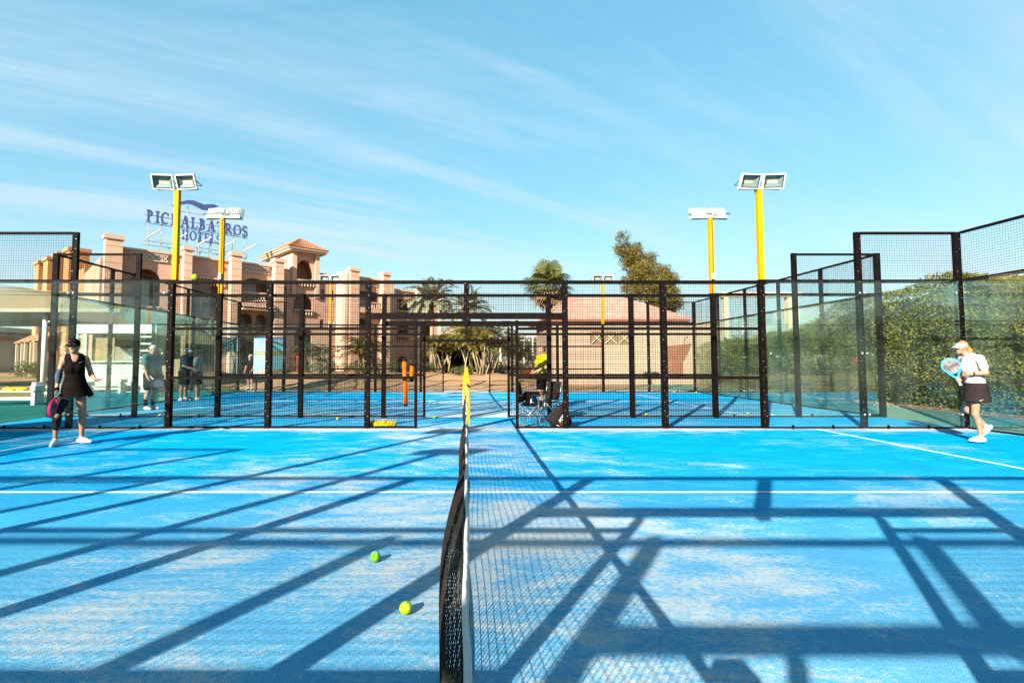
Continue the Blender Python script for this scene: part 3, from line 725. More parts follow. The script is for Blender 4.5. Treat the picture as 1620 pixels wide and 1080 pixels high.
def swoosh(parent, o, u, v, nrm, s, m):
    """small curved tick mark printed on cloth"""
    o, u, v, nrm = Vector(o), Vector(u), Vector(v), Vector(nrm)
    up = [(-.5, .12), (-.42, -.10), (-.25, -.20), (0, -.13), (.5, .28)]; lo = [(.5, .28), (.0, -.02), (-.22, -.08), (-.36, -.04), (-.5, .12)]
    return MB().prism([p for p in up + lo[1:-1]], lambda a, b, e: tuple(o+u*a*s+v*b*s+nrm*e), .003).build('printed_mark', m, parent)
def cap(parent, c, f, m, visor=False, up_off=0.035):
    c, f = Vector(c), Vector(f).normalized(); sd = f.cross(Vector((0, 0, 1))).normalized(); up = sd.cross(f).normalized(); g = lambda a, b, e: tuple(c+sd*a+f*b+up*e)
    P = [C(g(0, -.018, .036), g(0, .010, .036), .096, .091, .02)]
    if visor: cut = lambda G: np.maximum(np.maximum(-(((G-np.array(c))@np.array(up))-.030), ((G-np.array(c))@np.array(up))-.082), -(((G-np.array(c))@np.array(f))+.075))
    else: cut = lambda G: -(((G-np.array(c))@np.array(up))-.030)
    o = blob_obj('visor_band' if visor else 'cap', P, m, parent, .006, 0, cut)
    n = 12; vs = []
    for i in range(n+1):
        t = -1.15+2.3*i/n
        for rr, dz in ((.090, .036), (.135, .032), (.172 - .02*abs(t), .018 - .018*abs(t))): vs.append(g(rr*math.sin(t)*.92, rr*math.cos(t)*.98 if rr > .1 else rr*math.cos(t), dz))
    mb = MB().add(vs, [(i*3+k, i*3+k+1, i*3+4+k, i*3+3+k) for i in range(n) for k in range(2)]); b = mb.build('brim', m, parent, True); b.modifiers.new('solid', 'SOLIDIFY').thickness = .005
    return o
def racket(label, c, axis, nrm, rim, faceM, grip_to=None):
    """padel racket: head centre c, axis from head to handle, face normal"""
    c, ax, nr = Vector(c), Vector(axis).normalized(), Vector(nrm).normalized(); sd = ax.cross(nr).normalized(); nr = sd.cross(ax).normalized()
    root = thing('padel_racket', label, 'racket', tuple(c))
    g = lambda a, b, e: tuple(sd*a+ax*b+nr*e)
    n = 28; oc = [(.128*math.sin(t), -.135*math.cos(t)) for t in [2*PI*i/n for i in range(n)]]; ic = [(a*.86, b*.86) for a, b in oc]
    m = MB(); vs = [g(a, b, e) for e in (-.019, .019) for a, b in oc] + [g(a, b, e) for e in (-.019, .019) for a, b in ic]
    m.add(vs, [q for i in range(n) for j in [(i+1) % n] for q in ((i, j, n+j, n+i), (2*n+i, 3*n+i, 3*n+j, 2*n+j), (i, 2*n+i, 2*n+j, j), (n+i, n+j, 3*n+j, 3*n+i))]); m.build('rim', rim, root, bevel=.003)
    m = MB(); m.prism(ic, lambda a, b, e: g(a, b, e-.017), .034); fo = m.build('face', faceM, root)
    hm = MB()
    for i in range(-3, 4):
        for j in range(-3, 4):
            if i*i+j*j < 11:
                for e in (-.0178, .0178): hm.prism([(i*.026+.005*math.cos(t), j*.026+.005*math.sin(t)) for t in [PI/3*q for q in range(6)]], lambda a, b, e2, e=e: g(a, b, e+e2*.0005), 1)
    h = hm.build('drill_holes', M['rubber'], fo); h['kind'] = 'stuff'
    m = MB(); m.bar(g(-.075, .108, 0), g(-.014, .205, 0), .022, .030, nr); m.bar(g(.075, .108, 0), g(.014, .205, 0), .022, .030, nr); m.build('throat', rim, root)
    m = MB(); m.tube([g(0, .195, 0), g(0, .33, 0)], [.017, .016], 10); m.tube([g(0, .33, 0), g(0, .34, 0)], .020, 10); m.build('grip', M['strap'] if rim is M['pink'] else M['clothwhite'], root)
    return root

# --- player at left: black dress, frontal stance
o = gnd(110, 704, ZC); PL = Vector((o.x, o.y, ZC))
def turned(o, P, rz, kx):
    """stand a figure at P, turned, and return the map from its own space to the world"""
    o.location = P; o.rotation_euler = (0, 0, rz); o.scale = (kx, 1, 1)
    return Matrix.Translation(P) @ Matrix.Rotation(rz, 4, 'Z') @ Matrix.Diagonal((kx, 1, 1, 1))
def person(label, prims, skin, h=0.007):
    b = blob_obj('person', prims, skin, None, h); return tag(b, label, 'person')
hd, g = head_prims((.01, -.02, 1.575), (-.42, -1, -.02))
neckP = [C((.02, .015, 1.40), (.012, 0, 1.50), .056, .050, .03)]
tors = [C((-.11, .01, 1.365), (.17, .01, 1.375), .058, .058, .05, (1, .9, 1)), C((.03, .0, 1.33), (.035, .0, 1.18), .135, .130, .05, (1.05, .78, 1)), C((.035, .0, 1.18), (.04, .0, 1.08), .116, .104, .04, (1.05, .82, 1)), C((.04, 0, 1.06), (.04, .01, .92), .112, .155, .04, (1.12, .86, 1)),
        C((-.025, -.075, 1.235), (-.02, -.075, 1.225), .060, .060, .04), C((.095, -.075, 1.235), (.09, -.075, 1.225), .060, .060, .04)]
rarm = [(-.145, .01, 1.365), (-.205, .03, 1.10), (-.215, -.06, .88)]; larm = [(.205, .01, 1.37), (.285, .02, 1.13), (.345, -.16, 1.045)]
rleg = [(-.045, .01, .88), (-.20, -.05, .49), (-.215, .03, .13)]; lleg = [(.125, .01, .88), (.175, -.03, .49), (.175, .02, .13)]
def calf(a, b, s): a, b = Vector(a), Vector(b); m_ = a.lerp(b, .32)+Vector((0, .018, 0)); return [C(a, m_, .052*s, .056*s, .03), C(m_, b, .056*s, .034*s, .03)]
body = hd+neckP+tors+arm_leg(rarm, (.050, .041, .028))+arm_leg(larm, (.050, .041, .028))
body += hand(rarm[2], (-.05, -.15, -1), (.9, -.3, 0), .95, side=-1) + hand(larm[2], (.55, -.7, -.15), (0, -.2, 1), .35, side=1)
body += [C(rleg[0], rleg[1], .092, .060, .04), C(lleg[0], lleg[1], .095, .060, .04)] + calf(rleg[1], rleg[2], 1)+calf(lleg[1], lleg[2], 1.02)
body += [C(rleg[2], (-.215, .03, .07), .034, .036, .02), C(lleg[2], (.175, .02, .07), .034, .036, .02)]
pl = person('woman in black sleeveless dress and black cap with knee brace holding a racket', body, M['skin'])
ML = turned(pl, PL, math.atan2(-PL.x, PL.y-CAM.y), .86)
dress = [C((-.085, .0, 1.375), (-.075, .0, 1.40), .044, .035, .03), C((.14, .0, 1.38), (.13, .0, 1.405), .044, .035, .03)] + tors[1:] + [C((.045, 0, 1.0), (.065, .0, .78), .135, .225, .04, (1.08, .80, 1)), C((.05, 0, .90), (.19, .0, .76), .16, .12, .04, (1.1, .85, 1))]
d = blob_obj('dress', dress, M['clothblack'], pl, .008, .012, lambda G: np.maximum(.775+.06*np.sin(G[..., 0]*9+.4)*0-.045*G[..., 0]*0 + .012*np.sin(G[..., 0]*40) - G[..., 2], .055-np.hypot(G[..., 0]-.02, (G[..., 2]-1.42)*.62)))
swoosh(d, (.115, -.139, 1.325), (.96, .28, .1), (0, 0, 1), (0, -1, 0), .075, M['clothwhite'])
cap(pl, (.01, -.02, 1.575), (-.42, -1, -.02), M['clothblack'])
face_bits(g, pl, True)
blob_obj('hair', [C(g(0, -.045, .03), g(0, -.085, -.05), .078, .045, .03), C(g(.05, -.06, -.02), g(.06, -.07, -.12), .035, .02, .03)], M['hairblond'], pl, .008)
kn = Vector(rleg[1]); up_ = Vector(rleg[0]).lerp(kn, .45); lo_ = kn.lerp(Vector(rleg[2]), .48)
br = blob_obj('knee_brace', [C(up_, kn+Vector((0, 0, .05)), .076, .064, .03), C(kn+Vector((0, .01, .03)), kn+Vector((0, .01, -.05)), .062, .058, .02), C(kn+Vector((0, .015, -.05)), lo_, .060, .057, .03)], M['brace'], pl, .008, .010, lambda G: np.maximum(.040-np.sqrt((G[..., 0]-kn.x)**2+(G[..., 2]-kn.z)**2+((G[..., 1]-kn.y+.055)*.45)**2), -1+0*G[..., 0]))
for q in (.25, .7): 
    c_ = up_.lerp(kn, q); MB().tube([(c_.x+.092*math.cos(t), c_.y+.092*math.sin(t), c_.z) for t in [2*PI*i/18 for i in range(19)]], .009, 6, False).build('brace_strap', M['clothdark'], pl, True)
el = Vector(rarm[1]); blob_obj('arm_sleeve', [C(el+Vector((.02, -.01, .09)), el, .044, .044, .03), C(el, el.lerp(Vector(rarm[2]), .42), .044, .039, .03)], M['sleeve'], pl, .007, .006)
w_ = el.lerp(Vector(rarm[2]), .82); MB().tube([w_, w_+Vector((-.002, -.02, -.045))], .037, 14).build('wrist_band', M['clothblack'], pl, True)
shoe(rleg[2], (-.35, -1, -.12), parent=pl); shoe(lleg[2], (.9, -.55, -.02), parent=pl)
hp = ML @ (Vector(rarm[2])+Vector((.01, -.035, -.065)))
ra = ML.to_3x3() @ Vector((-.25, -.62, -.85)); racket('pink and white padel racket hanging from the hand of the woman in black', hp+ra.normalized()*.27, -ra, ML.to_3x3() @ Vector((.95, -.28, -.06)), M['pink'], M['racketface'])

# --- player at right: white shirt and visor, mid step towards the left
o = gnd(1550, 701, ZC); PR = Vector((o.x, o.y, ZC))
HC = (-.205, -.01, 1.555); hd, g = head_prims(HC, (-1, -.30, .02))
tors = [C((-.20, .10, 1.385), (.055, -.115, 1.375), .062, .062, .05), C((-.075, 0, 1.33), (-.06, 0, 1.18), .135, .130, .05, (1.02, .95, 1)), C((-.06, 0, 1.18), (-.03, 0, 1.04), .130, .128, .05, (1.02, .95, 1)), C((-.03, 0, 1.04), (-.01, 0, .90), .135, .155, .05, (1.03, .95, 1)), C((-.165, -.015, 1.245), (-.155, .05, 1.24), .070, .066, .05)]
narm = [(.075, -.135, 1.365), (.145, -.16, 1.155), (-.085, -.205, 1.135)]; farm = [(-.205, .11, 1.37), (-.16, .15, 1.15), (-.225, -.04, 1.055)]
fl = [(-.02, -.05, .88), (-.045, -.06, .475), (.02, -.03, .135)]; bl = [(-.06, .07, .88), (-.155, .08, .53), (.09, .13, .285)]
body = hd+[C((-.10, 0, 1.41), (-.17, -.005, 1.49), .058, .050, .03)]+tors+arm_leg(narm, (.052, .044, .030))+arm_leg(farm, (.050, .042, .029))
body += hand(narm[2], (-1, .02, .02), (.1, .9, -.1), .45, side=1)+hand(farm[2], (-.8, -.45, -.1), (.2, .6, -.6), 1.0, side=1)
body += [C(fl[0], fl[1], .098, .062, .04), C(bl[0], bl[1], .096, .060, .04)]+[C(fl[1], (.005, -.03, .34), .054, .058, .03), C((.005, -.03, .34), fl[2], .058, .035, .03), C(bl[1], (-.05, .12, .44), .053, .056, .03), C((-.05, .12, .44), bl[2], .056, .035, .03), C(fl[2], (.02, -.03, .07), .035, .036, .02), C(bl[2], (.13, .13, .24), .035, .036, .02)]
pr = person('woman in white visor, white shirt and dark skirt stepping left before the hedge', body, M['skin']); MR = turned(pr, PR, math.atan2(-PR.x, PR.y-CAM.y), .78)
shirt = tors+[C(narm[0], Vector(narm[0]).lerp(Vector(narm[1]), .58), .060, .064, .03), C(farm[0], Vector(farm[0]).lerp(Vector(farm[1]), .5), .058, .060, .03)]
sh = blob_obj('shirt', shirt, M['clothwhite'], pr, .008, .013, lambda G: np.maximum(.955-G[..., 2], .062-np.sqrt((G[..., 0]+.15)**2+G[..., 1]**2*.6+((G[..., 2]-1.455)*.8)**2)))
sk = blob_obj('skirt', [tors[3], C((-.01, 0, .93), (-.012, 0, .68), .155, .200, .05, (1.05, .9, 1))], M['clothdark'], pr, .008, .018, lambda G: np.maximum(.675+.008*np.sin(G[..., 0]*35)-G[..., 2], G[..., 2]-.985))
swoosh(sk, (.06, -.207, .715), (1, .08, .05), (0, 0, 1), (0, -1, 0), .075, M['clothwhite'])
swoosh(sh, (.0, -.165, 1.33), (1, .1, 0), (0, 0, 1), (0, -1, 0), .04, M['clothgrey'])
cap(pr, HC, (-1, -.30, .02), M['clothwhite'], True); face_bits(g, pr)
swoosh(pr, g(.03, .098, .055), Vector(g(1, 0, 0))-Vector(g(0, 0, 0)), (0, 0, 1), Vector(g(0, 1, 0))-Vector(g(0, 0, 0)), .05, M['clothgrey'])
blob_obj('hair', [C(g(0, -.02, .045), g(0, -.035, .03), .088, .086, .02), C(g(0, -.10, .0), g(.0, -.13, -.045), .042, .050, .03), C(g(.0, -.13, -.045), g(.0, -.155, -.10), .050, .022, .03)], M['hairblond'], pr, .007, 0, lambda G: np.minimum(((G-np.array(HC))@np.array((-.95, -.28, 0)))-.04, 9))
MB().tube([(-.045, -.202, 1.136), (-.02, -.198, 1.137)], .034, 12).build('watch', M['rubber'], pr, True)
shoe(fl[2], (-1, -.25, 0), parent=pr); shoe(bl[2], (-.75, .05, -.75), parent=pr)
hpt = MR @ (Vector(farm[2])+Vector((-.06, -.04, -.015))); ax_ = MR.to_3x3() @ Vector((-.11, .0, .25))
racket('cyan rimmed padel racket held up before the woman in white', hpt+ax_.normalized()*.235, -ax_, MR.to_3x3() @ Vector((.3, -.95, .12)), M['cyan'], M['racketface'])

# --- people on the far court
def stander(label, loc, rz, shirtM, shortM, capM=None, capdir=1, hair=None, lean=0.0, sock=None, s=1.0, arms='down', skin='skin2'):
    """generic standing figure facing -y before rotation"""
    l = lean; hc = (0, -.03-l*1.1, 1.62)
    hd, g = head_prims(hc, (0, -1, -.05-l*.6))
    T = [C((-.14, -l*.85, 1.43), (.14, -l*.85, 1.43), .065, .065, .05), C((0, -l*.8, 1.38), (0, -l*.4, 1.18), .145, .140, .05, (1.15, .82, 1)), C((0, -l*.4, 1.18), (0, 0, .96), .140, .145, .05, (1.1, .85, 1))]
    if arms == 'down': A = [[(-.20, -l*.85, 1.42), (-.25, -.02-l*.6, 1.15), (-.24, -.12-l*.6, .90)], [(.20, -l*.85, 1.42), (.25, -.02-l*.6, 1.15), (.22, -.16-l*.6, .93)]]
    else: A = [[(-.20, -l*.85, 1.42), (-.23, -.06-l*.6, 1.15), (-.06, -.30-l*.6, 1.05)], [(.20, -l*.85, 1.42), (.23, -.06-l*.6, 1.15), (.06, -.28-l*.6, 1.03)]]
    Lg = [[(-.09, 0, .92), (-.11, -.02, .50), (-.12, .02, .12)], [(.09, 0, .92), (.11, -.03, .50), (.12, .02, .12)]]
    Bd = hd+[C((0, -l*.9, 1.46), (0, -.01-l, 1.55), .058, .054, .03)]+T
    for a, sd in zip(A, (-1, 1)): Bd += arm_leg(a, (.052, .043, .030))+hand(a[2], Vector(a[2])-Vector(a[1]), (-sd*.9, -.3, 0), .6, side=sd)
    for q in Lg: Bd += [C(q[0], q[1], .095, .062, .04)]+calf(q[1], q[2], 1.0)+[C(q[2], (q[2][0], .02, .07), .034, .036, .02)]
    b = person(label, Bd, M[skin], .009); b.location = loc; b.rotation_euler = (0, 0, rz); b.scale = (s, s, s)
    blob_obj('shirt', T+[C(a[0], Vector(a[0]).lerp(Vector(a[1]), .6), .064, .066, .03) for a in A], shirtM, b, .01, .014, lambda G: np.maximum(.90-G[..., 2], .06-np.hypot(G[..., 0], (G[..., 2]-1.51))))
    blob_obj('shorts', [C((-.04, 0, .95), (.04, 0, .95), .135, .135, .05, (1.05, .9, 1))]+[C(q[0], Vector(q[0]).lerp(Vector(q[1]), .72), .105, .100, .04) for q in Lg], shortM, b, .01, .012, lambda G: G[..., 2]-1.0)
    if capM: cap(b, hc, (0, -capdir, 0), capM)
    if hair: blob_obj('hair', [C(g(0, -.03, .045), g(0, -.03, .03), .090, .088, .02)], hair, b, .008, 0, lambda G: ((np.array(hc)-G)[..., 1])-.045)
    face_bits(g, b)
    for q in Lg:
        shoe(q[2], (0.05*(1 if q[0][0] > 0 else -1), -1, 0), parent=b, h=.009)
        if sock: MB().tube([(q[2][0], .02, .10), (q[2][0], .025, .30)], [.042, .058], 12).build('sock', sock, b, True)
    return b
g1 = gnd(237, 648, ZC); m1 = stander('man in teal shirt and white cap holding a racket behind the left glass', g1, math.radians(78), M['clothteal'], M['clothblack'], M['clothwhite'], -1, M['hairbrown'], sock=M['clothblack'], s=1.03)
racket('dark padel racket hanging from the hand of the man in teal', g1+Vector((.36, -.22, .72)), (-.72, 0, .62), (.1, -.6, .6), M['clothnavy'], M['sleeve'])
g2 = gnd(290, 634, ZC); stander('man in navy shirt and pale blue cap leaning forward on the far court', g2, math.radians(85), M['clothnavy'], M['clothblack'], M['cloth_lblue'], 1, lean=.10, arms='front', s=1.03)
g3 = gnd(312, 633, ZC); stander('person in grey shirt facing the man in navy on the far court', g3, math.radians(-80), M['clothgrey'], M['clothblack'], None, 1, M['hairblond'], arms='front', s=1.0)
g4 = at(859, 600, 14.6); stander('person in bright yellow shirt behind the folding chairs', (g4.x, g4.y, ZC), math.radians(-65), M['clothyellow'], M['clothblack'], None, 1, M['hairbrown'], arms='front', s=1.02)
g5 = at(396, 600, 24.6); stander('person in dark clothes standing beside the blue signboard', (g5.x, g5.y, 0.01), math.radians(-20), M['clothblack'], M['clothblack'], None, 1, M['clothwhite'], s=.97)

# ------------------------------------------------------------------ things by the fence
def tube_collector(x, z0, z1, y, lean, label):
    r = thing('ball_tube', label, 'ball tube', (x, y, z0), 0, 'orange ball tubes'); r.rotation_euler = (0, lean, 0); h = z1-z0
    MB().tube([(0, 0, .06), (0, 0, h-.06)], .046, 16).build('barrel', M['orange'], r, True)
    for z in (.0, h-.06): MB().tube([(0, 0, z), (0, 0, z+.06)], .042, 16).build('end_cap', M['rubber'], r, True)
    for q in (.3, .55, .8): MB().tube([(0, 0, h*q), (0, 0, h*q+.02)], .048, 16).build('ring', M['orange'], r, True)
tube_collector(-1.235, .45, 1.42, 10.16, math.radians(-2.0), 'longer orange ball collecting tube hung on the fence beside the gate')
tube_collector(-1.12, .95, 1.32, 10.16, math.radians(2.5), 'shorter orange ball tube hung behind the long one by the gate')
# yellow net bag of balls
yb = thing('ball_bag', 'crumpled yellow net bag lying at the foot of the fence', 'bag', (-1.72, 10.22, ZC))
pr_ = [C((-.22+.05*i, .02*math.sin(i*2.1), .06+.02*math.sin(i*1.7)), (-.17+.05*i, .02*math.cos(i), .07), .055+.02*math.sin(i*2.3)**2, .06, .02) for i in range(9)]
blob_obj('sack', pr_, M['mesh_bag'], yb, .012)
m = MB()
for i in range(12):
    a = random.uniform(-.25, .25); m.tube([(a, -.07, .03), (a+.03, -.09, .09), (a+.05, -.02, .16), (a+.02, .05, .10)], .006, 5)
m.build('drawstrings', M['pad'], yb)
# folding chairs
def folding_chair(label, loc, rz, s=1.0):
    r = thing('folding_chair', label, 'chair', loc, rz, 'folding camp chairs'); r.scale = (s, s, s)
    for sx_ in (-.25, .25):
        for a, b in (((sx_, -.22, .0), (sx_, .20, .44)), ((sx_, .22, .0), (sx_, -.20, .44))): MB().tube([a, b], .011, 8).build('leg', M['alu'], r, True)
        MB().tube([(sx_, .20, .44), (sx_, .27, .88)], .011, 8).build('back_post', M['alu'], r, True)
        MB().tube([(sx_, -.22, .0), (sx_, -.22, .62)], .012, 8).build('arm_post', M['alu'], r, True)
        B(sx_-.03, sx_+.03, -.26, .24, .62, .645).build('armrest', M['bagblack'], r, bevel=.008)
    for y in (-.22, .22):
        m = MB(); m.tube([(-.25, y, .03), (.25, y, .40)], .009, 8); m.tube([(.25, y+.012, .03), (-.25, y+.012, .40)], .009, 8); m.build('cross_brace', M['alu'], r, True)
    n = 8; V = []; 
    for i in range(n+1):
        t = i/n
        for j in range(n+1): V.append((-.25+.5*j/n, -.22+.44*t, .44-.05*math.sin(PI*j/n)*(.5+.5*math.sin(PI*t))))
    o = MB().add(V, [(i*(n+1)+j, i*(n+1)+j+1, (i+1)*(n+1)+j+1, (i+1)*(n+1)+j) for i in range(n) for j in range(n)]).build('seat', M['bagblack'], r, True); o.modifiers.new('s', 'SOLIDIFY').thickness = .008
    V = [(-.25+.5*j/n, .20+.07*i/n+.04*math.sin(PI*j/n), .46+.42*i/n) for i in range(n+1) for j in range(n+1)]
    o = MB().add(V, [(i*(n+1)+j, i*(n+1)+j+1, (i+1)*(n+1)+j+1, (i+1)*(n+1)+j) for i in range(n) for j in range(n)]).build('backrest', M['bagblack'], r, True); o.modifiers.new('s', 'SOLIDIFY').thickness = .008
    return r
folding_chair('silver framed folding chair with black cloth just behind the fence by the gate', (1.36, 10.64, ZC), math.radians(72))
folding_chair('second folding chair half hidden behind the first one', (1.80, 11.45, ZC), math.radians(-60))
# jacket over the first chair
blob_obj('jacket', [C((1.20, 10.40, .60), (1.22, 10.40, .68), .05, .04, .04), C((1.26, 10.40, .50), (1.32, 10.40, .69), .05, .045, .04), C((1.42, 10.40, .56), (1.40, 10.40, .68), .05, .04, .04), C((1.25, 10.40, .69), (1.5, 10.42, .68), .035, .035, .03)], M['clothblack'], None, .012)
tag(bpy.data.objects['jacket'], 'black jacket thrown over the arm of the first folding chair', 'jacket')
# backpack
bp_ = thing('backpack', 'black rounded racket backpack with white label leaning on the fence', 'backpack', (1.93, 10.28, ZC), math.radians(8))
blob_obj('body', [C((-.09, 0, .16), (.05, .02, .32), .155, .12, .06, (1, .75, 1)), C((-.12, .02, .12), (.13, 0, .11), .11, .11, .06, (1, .9, 1)), C((.02, 0, .34), (-.03, 0, .36), .10, .085, .05, (1, .8, 1))], M['bagblack'], bp_, .012)
blob_obj('pocket', [C((-.0, -.10, .10), (.14, -.09, .13), .075, .07, .05, (1, .6, 1))], mat('maroon_bag_cloth', (.09, .035, .03), .8, var=.4, scale=40), bp_, .011)
m = MB(); m.bar((-.06, -.130, .12), (.115, -.108, .36), .062, .006, (.0, -1, .1)); lb_ = m.build('label', M['strap'], bp_)
m = MB()
for i in range(6):
    c_ = Vector((-.06, -.138, .12)).lerp(Vector((.115, -.116, .36)), .2+.11*i); m.box(c_.x-.010, c_.x+.008, c_.y-.004, c_.y, c_.z-.012, c_.z+.010)
m.build('printed_letters', M['rubber'], lb_)
m = MB(); m.tube([(-.03, .0, .43), (-.02, -.01, .50), (.03, -.01, .50), (.05, 0, .43)], .010, 6); m.build('handle', M['bagblack'], bp_, True)
m = MB(); m.tube([(.2, -.02, .03), (.1, -.16, .012), (-.02, -.17, .012), (-.14, -.15, .06)], .008, 6); m.build('strap', M['strap'], bp_, True)

# benches at left outside the glass
def bench(label, loc, rz, ln=1.7):
    r = thing('bench', label, 'bench', loc, rz, 'white garden benches')
    for i in range(4): B(-ln/2, ln/2, -.2+.105*i, -.105+.105*i, .40, .44).build('slat', M['white'], r, bevel=.006)
    for sx_ in (-1, 1):
        B(sx_*ln/2-.05, sx_*ln/2+.05, -.21, .23, 0, .395).build('leg', M['white'], r, bevel=.006)
        B(sx_*ln/2-.07, sx_*ln/2+.07, -.23, .25, .445, .60).build('armrest', M['white'], r, bevel=.006)
    B(-ln/2+.055, ln/2-.055, -.015, .03, .15, .24).build('stretcher', M['white'], r)
    return r
b1 = gnd(22, 642, .01); bench('white slatted bench nearest the left edge with a yellow cloth on it', (b1.x-.6, b1.y+.3, .012), math.radians(8), 1.9)
b2 = gnd(52, 634, .01); bench('white slatted bench standing behind the one with the yellow cloth', (b2.x+.1, b2.y+1.2, .012), math.radians(8), 1.7)
b3 = gnd(100, 626, .01); bench('white bench half hidden behind the woman in black', (b3.x, b3.y+1.6, .012), math.radians(4), 2.4)
blob_obj('yellow_cloth', [C((b1.x-.55+.1*i, b1.y+.25+.04*math.sin(i*2), .49), (b1.x-.50+.1*i, b1.y+.28, .51), .05+.025*(i % 2), .06, .03) for i in range(7)], M['mesh_bag'], None, .015)
tag(bpy.data.objects['yellow_cloth'], 'crumpled yellow cloth heaped on the nearest white bench', 'cloth')

# ------------------------------------------------------------------ architecture helpers
def arch_pts(u0, u1, z0, z1, kind='arch', n=12):
    """outline of an opening, counter clockwise"""
    c = (u0+u1)/2; r = (u1-u0)/2
    if kind == 'rect': return [(u0, z0), (u1, z0), (u1, z1), (u0, z1)]
    if kind == 'round': return [(c+r*math.cos(t), (z0+z1)/2+(z1-z0)/2*math.sin(t)) for t in [2*PI*i/18 for i in range(18)]]
    if kind == 'ogee':
        zs = z0+(z1-z0)*.45; pts = [(u0+r*.12, z0), (u1-r*.12, z0)]
        for i in range(n+1):
            t = i/n; pts.append((c+r*(1.0*math.cos(t*PI/2*.92)**.75 if t < 1 else 0)*(1-.0*t), zs-.25*(z1-z0)*(1-t)**2*1.2+(z1-zs)*(t**1.25)))
        pts[-1] = (c, z1)
        return pts + [(2*c-a, b) for a, b in reversed(pts[2:-1])]
    h = min(r, (z1-z0)*.5); zs = z1-h
    return [(u0, z0), (u1, z0)]+[(c+r*math.cos(t), zs+h*math.sin(t)) for t in [PI*i/n for i in range(n+1)]]
def holed_wall(name, outline, holes, m, parent, y=0.0, depth=0.9, niche=None):
    """wall sheet in the local xz plane with real recesses behind its openings"""
    loops = [[Vector((a, b, 0)) for a, b in outline]]+[[Vector((a, b, 0)) for a, b in h] for h in holes]
    tri = tessellate_polygon(loops); flat = [p for l in loops for p in l]
    o = MB().add([(p.x, y, p.y) for p in flat], [tuple(t) for t in tri]).build(name, m, parent)
    nm = MB()
    for h in holes:
        n = len(h); nm.add([(a, y, b) for a, b in h]+[(a, y+depth, b) for a, b in h], [(i, (i+1) % n, n+(i+1) % n, n+i) for i in range(n)]+[tuple(range(n, 2*n))])
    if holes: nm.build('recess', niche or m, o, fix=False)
    return o
def window(parent, u0, u1, z0, z1, y, kind='rect', cols=2, rows=2, pm=None, fm=None):
    fm = fm or M['white']; t = .06; m = MB()
    m.box(u0, u1, y-.03, y+.03, z0, z0+t); m.box(u0, u1, y-.03, y+.03, z1-t, z1); m.box(u0, u0+t, y-.03, y+.03, z0+t, z1-t); m.box(u1-t, u1, y-.03, y+.03, z0+t, z1-t)
    for i in range(1, cols): c = u0+(u1-u0)*i/cols; m.box(c-.025, c+.025, y-.025, y+.025, z0+t, z1-t)
    for i in range(1, rows): c = z0+(z1-z0)*i/rows; m.box(u0+t, u1-t, y-.022, y+.022, c-.02, c+.02)
    f = m.build('window', fm, parent)
    B(u0+t*.5, u1-t*.5, y-.008, y+.008, z0+t*.5, z1-t*.5).build('pane', pm or M['glassdark'], f)
    return f
def balustrade(parent, u0, u1, z0, h, y, m=None):
    m = m or M['terra2']; r = B(u0, u1, y-.10, y+.10, z0+h-.13, z0+h).build('balustrade', m, parent); k = MB(); n = max(2, int((u1-u0)/.26))
    for i in range(n):
        c = u0+(u1-u0)*(i+.5)/n; k.lathe([(.05, 0), (.07, .05), (.085, (h-.13)*.3), (.045, (h-.13)*.62), (.06, h-.16), (.06, h-.13)], 8, (c, y, z0))
    b = k.build('balusters', m, r, True); b['kind'] = 'stuff'; return r
def lattice(parent, u0, u1, z0, z1, y, n):
    r = MB(); r.box(u0, u1, y-.06, y+.06, z1-.08, z1); r.box(u0, u1, y-.06, y+.06, z0, z0+.08); o = r.build('lattice_frame', M['lattice'], parent); m = MB(); wd = (u1-u0)/n
    for i in range(n):
        a = u0+i*wd; m.bar((a+.05, y, z0+.08), (a+wd-.05, y, z1-.08), .09, .09, (0, 1, 0)); m.bar((a+.05, y+.01, z1-.08), (a+wd-.05, y+.01, z0+.08), .09, .09, (0, 1, 0)); m.box(a-.03, a+.03, y-.05, y+.05, z0+.08, z1-.08)
    m.build('lattice_cross', M['lattice'], o); return o
def tiled_roof(parent, quads, m, row=.35):
    """sloping roof faces as overlapping courses; quads: (eave_a, eave_b, top_b, top_a)"""
    for q in quads:
        a, b, c, d = map(Vector, q); n = max(2, int(((d-a).length+(c-b).length)/2/row)); nr = (b-a).cross(d-a).normalized()
        if nr.z < 0: nr = -nr
        sl = MB().add([a, b, c, d], [(0, 1, 2, 3)]).build('roof_slope', m, parent)
        for i in range(n):
            t0, t1 = i/n, min(1, (i+1.15)/n); p0, p1, p2, p3 = a.lerp(d, t0), b.lerp(c, t0), b.lerp(c, t1), a.lerp(d, t1); k = max(2, int((p1-p0).length/.22)); mm = MB(); vs = []
            for j in range(k*2+1):
                s_ = j/(k*2); hh = .045 if j % 2 else .0
                vs += [p0.lerp(p1, s_)+nr*(.10+hh), p3.lerp(p2, s_)+nr*(.02+hh), p0.lerp(p1, s_)]
            mm.add(vs, [f for j in range(k*2) for f in ((j*3, j*3+3, j*3+4, j*3+1), (j*3+2, j*3+5, j*3+3, j*3))])
            mm.build('tile_course', m, sl, fix=False)

